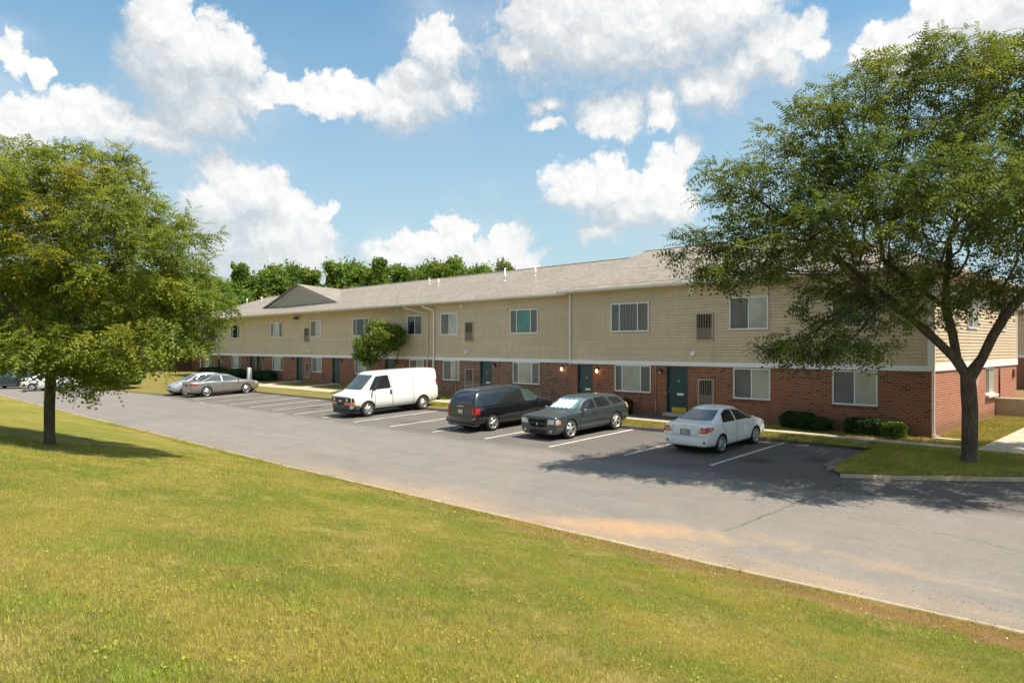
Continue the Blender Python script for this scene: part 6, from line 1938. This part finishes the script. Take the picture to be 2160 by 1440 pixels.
def blob_group(blobs):
    gr = bpy.data.node_groups.new('cloud_banks', 'ShaderNodeTree')
    gr.interface.new_socket('P', in_out='INPUT', socket_type='NodeSocketVector')
    gr.interface.new_socket('Field', in_out='OUTPUT', socket_type='NodeSocketFloat')
    G = NG(gr); i = G.n('NodeGroupInput'); o = G.n('NodeGroupOutput')
    Q = i.outputs[0]
    acc = None
    for (px, py, rx, ry) in blobs:
        a, e = ang(px, py)
        sx = rx*1.25/(1500*(1+((px-1080)/1500.)**2)); sy = ry*1.3/math.hypot(1500, px-1080)
        v = G.vm('MULTIPLY_ADD', Q, (1/sx, 1/sy, 0), (-a/sx, -e/sy, 0))
        L = G.vm('LENGTH', v)
        if acc is None: acc = L
        else:
            nd = G.n('ShaderNodeMath', operation='SMOOTH_MIN'); G.l(acc, nd.inputs[0]); G.l(L, nd.inputs[1]); nd.inputs[2].default_value = .25
            acc = nd.outputs[0]
    G.l(G.math('SUBTRACT', 1., acc), o.inputs[0])
    return gr
def field(P, blobs):
    nd = g.n('ShaderNodeGroup'); nd.node_tree = blob_group(blobs); g.l(P, nd.inputs[0]); return nd.outputs[0]
wv = n2(g, p0, 9, 4, .6, 1); wv2 = n2(g, p0, 44, 3, .6, 1)
Q = g.vm('ADD', p0, g.vm('SCALE', g.vm('SUBTRACT', wv, (.5, .5, .5)), .055))
Q = g.vm('ADD', Q, g.vm('SCALE', g.vm('SUBTRACT', wv2, (.5, .5, .5)), .020))
Q = g.vm('MULTIPLY', Q, (1, 1, 0))
b0 = field(Q, CL); b1 = field(g.vm('ADD', Q, (.012, .042, 0)), [(a, b, c*1.12, d*1.15) for a, b, c, d in CL if c*d > 2600])
# outside the photographed part of the sky: scattered clouds
nz = n2(g, p0, 3.2, 4, .55)
sp = g.sep(p0)
outm = g.math('MAXIMUM', g.ramp(g.math('ABSOLUTE', sp[0]), .68, .80), g.ramp(sp[1], .50, .62))
oth = g.math('SUBTRACT', g.ramp(nz, .48, .66, -.6, .8), g.math('MULTIPLY', g.math('SUBTRACT', 1., outm), 3.))
b0 = g.math('MAXIMUM', b0, oth)
def puffs(P):
    vo = g.n('ShaderNodeTexVoronoi', feature='F1', voronoi_dimensions='2D', normalize=True)
    g.l(P, vo.inputs['Vector']); vo.inputs['Scale'].default_value = 24; vo.inputs['Detail'].default_value = 2; vo.inputs['Roughness'].default_value = .55; vo.inputs['Lacunarity'].default_value = 2.4
    return vo.outputs['Distance']
PW = g.vm('ADD', p0, g.vm('SCALE', g.vm('SUBTRACT', wv2, (.5, .5, .5)), .03))
v0 = puffs(PW); v1 = puffs(g.vm('ADD', PW, (.004, .009, 0)))
fine = n2(g, p0, 62, 4, .68)
F0 = g.math('ADD', b0, g.math('ADD', g.math('MULTIPLY', g.math('SUBTRACT', .36, v0), .9), g.math('MULTIPLY', g.math('SUBTRACT', fine, .5), .42)))
bigd = g.math('SUBTRACT', b0, b1)                # positive on upper, sunward edges of each bank
puffd = g.math('SUBTRACT', v1, v0)               # positive on the upper side of each puff
soft = g.ramp(bigd, -.6, .5, 1.25, .34, False)     # bases fade out, tops are crisp
alpha = g.math('DIVIDE', g.math('ADD', F0, g.ramp(bigd, -.6, .45, .55, .07)), soft, clamp=True)
alpha = g.ramp(alpha, 0, 1)
veil = g.math('MULTIPLY', g.ramp(n2(g, g.vm('MULTIPLY', p0, (1., 1.8, 0)), 3.4, 3, .55), .42, .72, 0, .30), g.ramp(b0, -2.2, .0, 0, 1))
alpha = g.math('MAXIMUM', alpha, veil)
low = g.ramp(bigd, -.5, .9)
shade = g.math('ADD', g.math('MULTIPLY', low, .95), g.math('MULTIPLY', puffd, 1.1))
shade = g.math('ADD', shade, g.math('MULTIPLY', g.math('SUBTRACT', fine, .5), .35))
mid = n2(g, p0, 11, 3, .6)
shade = g.math('ADD', shade, g.math('MULTIPLY', g.math('SUBTRACT', mid, .5), .45), clamp=True)
K = 1.0
ccol = g.mix(shade, C(2.4, 2.68, 2.9), C(4.35, 4.28, 4.18))
skyc = g.vm('MULTIPLY', sky.outputs[0], (.51, .78, .76))
# pale summer haze low over the horizon, part of the air itself
hz = g.ramp(el, .0, .50, 1., 0, False)
skyc2 = g.mix(g.math('MULTIPLY', hz, .9), skyc, C(2.35, 2.72, 2.85))
clouds_hz = g.mix(g.math('MULTIPLY', g.ramp(el, .0, .30, 1, 0, False), .35), ccol, C(3.3, 3.55, 3.7))
out = g.mix(g.math('MULTIPLY', alpha, .96), skyc2, clouds_hz)
below = g.ramp(el, -.04, -.01)
out = g.mix(below, C(.9, 1.0, .7), out)
g.l(out, bg.inputs[0]); bg.inputs[1].default_value = .112
world.cycles.sampling_method = 'MANUAL'; world.cycles.sample_map_resolution = 512

sd = bpy.data.lights.new('sun', 'SUN'); sd.energy = 3.5; sd.angle = R(.53); sd.color = (1, .91, .76)
so = bpy.data.objects.new('sun', sd); col.objects.link(so)
dv = Vector((math.cos(SUN_EL)*math.cos(SUN_AZ), math.cos(SUN_EL)*math.sin(SUN_AZ), math.sin(SUN_EL)))
so.rotation_euler = dv.to_track_quat('Z', 'Y').to_euler(); so.location = (0, 0, 60)

# ------------------------------------------------------------------ camera
cd = bpy.data.cameras.new('camera'); cam = bpy.data.objects.new('camera', cd); col.objects.link(cam)
cd.sensor_width = 36; cd.lens = 25.0; cd.clip_end = 4000; cd.clip_start = .05
cd.shift_y = 11/2160.
cam.location = tuple(CAMP); cam.rotation_euler = (R(90), 0, R(135.4-90))
scene.camera = cam
scene.view_settings.view_transform = 'Standard'; scene.view_settings.look = 'None'
scene.view_settings.exposure = 1.1; scene.view_settings.gamma = 1
scene.render.engine = 'CYCLES'
scene.cycles.adaptive_threshold = .02; scene.cycles.max_bounces = 5; scene.cycles.diffuse_bounces = 3; scene.cycles.transparent_max_bounces = 8
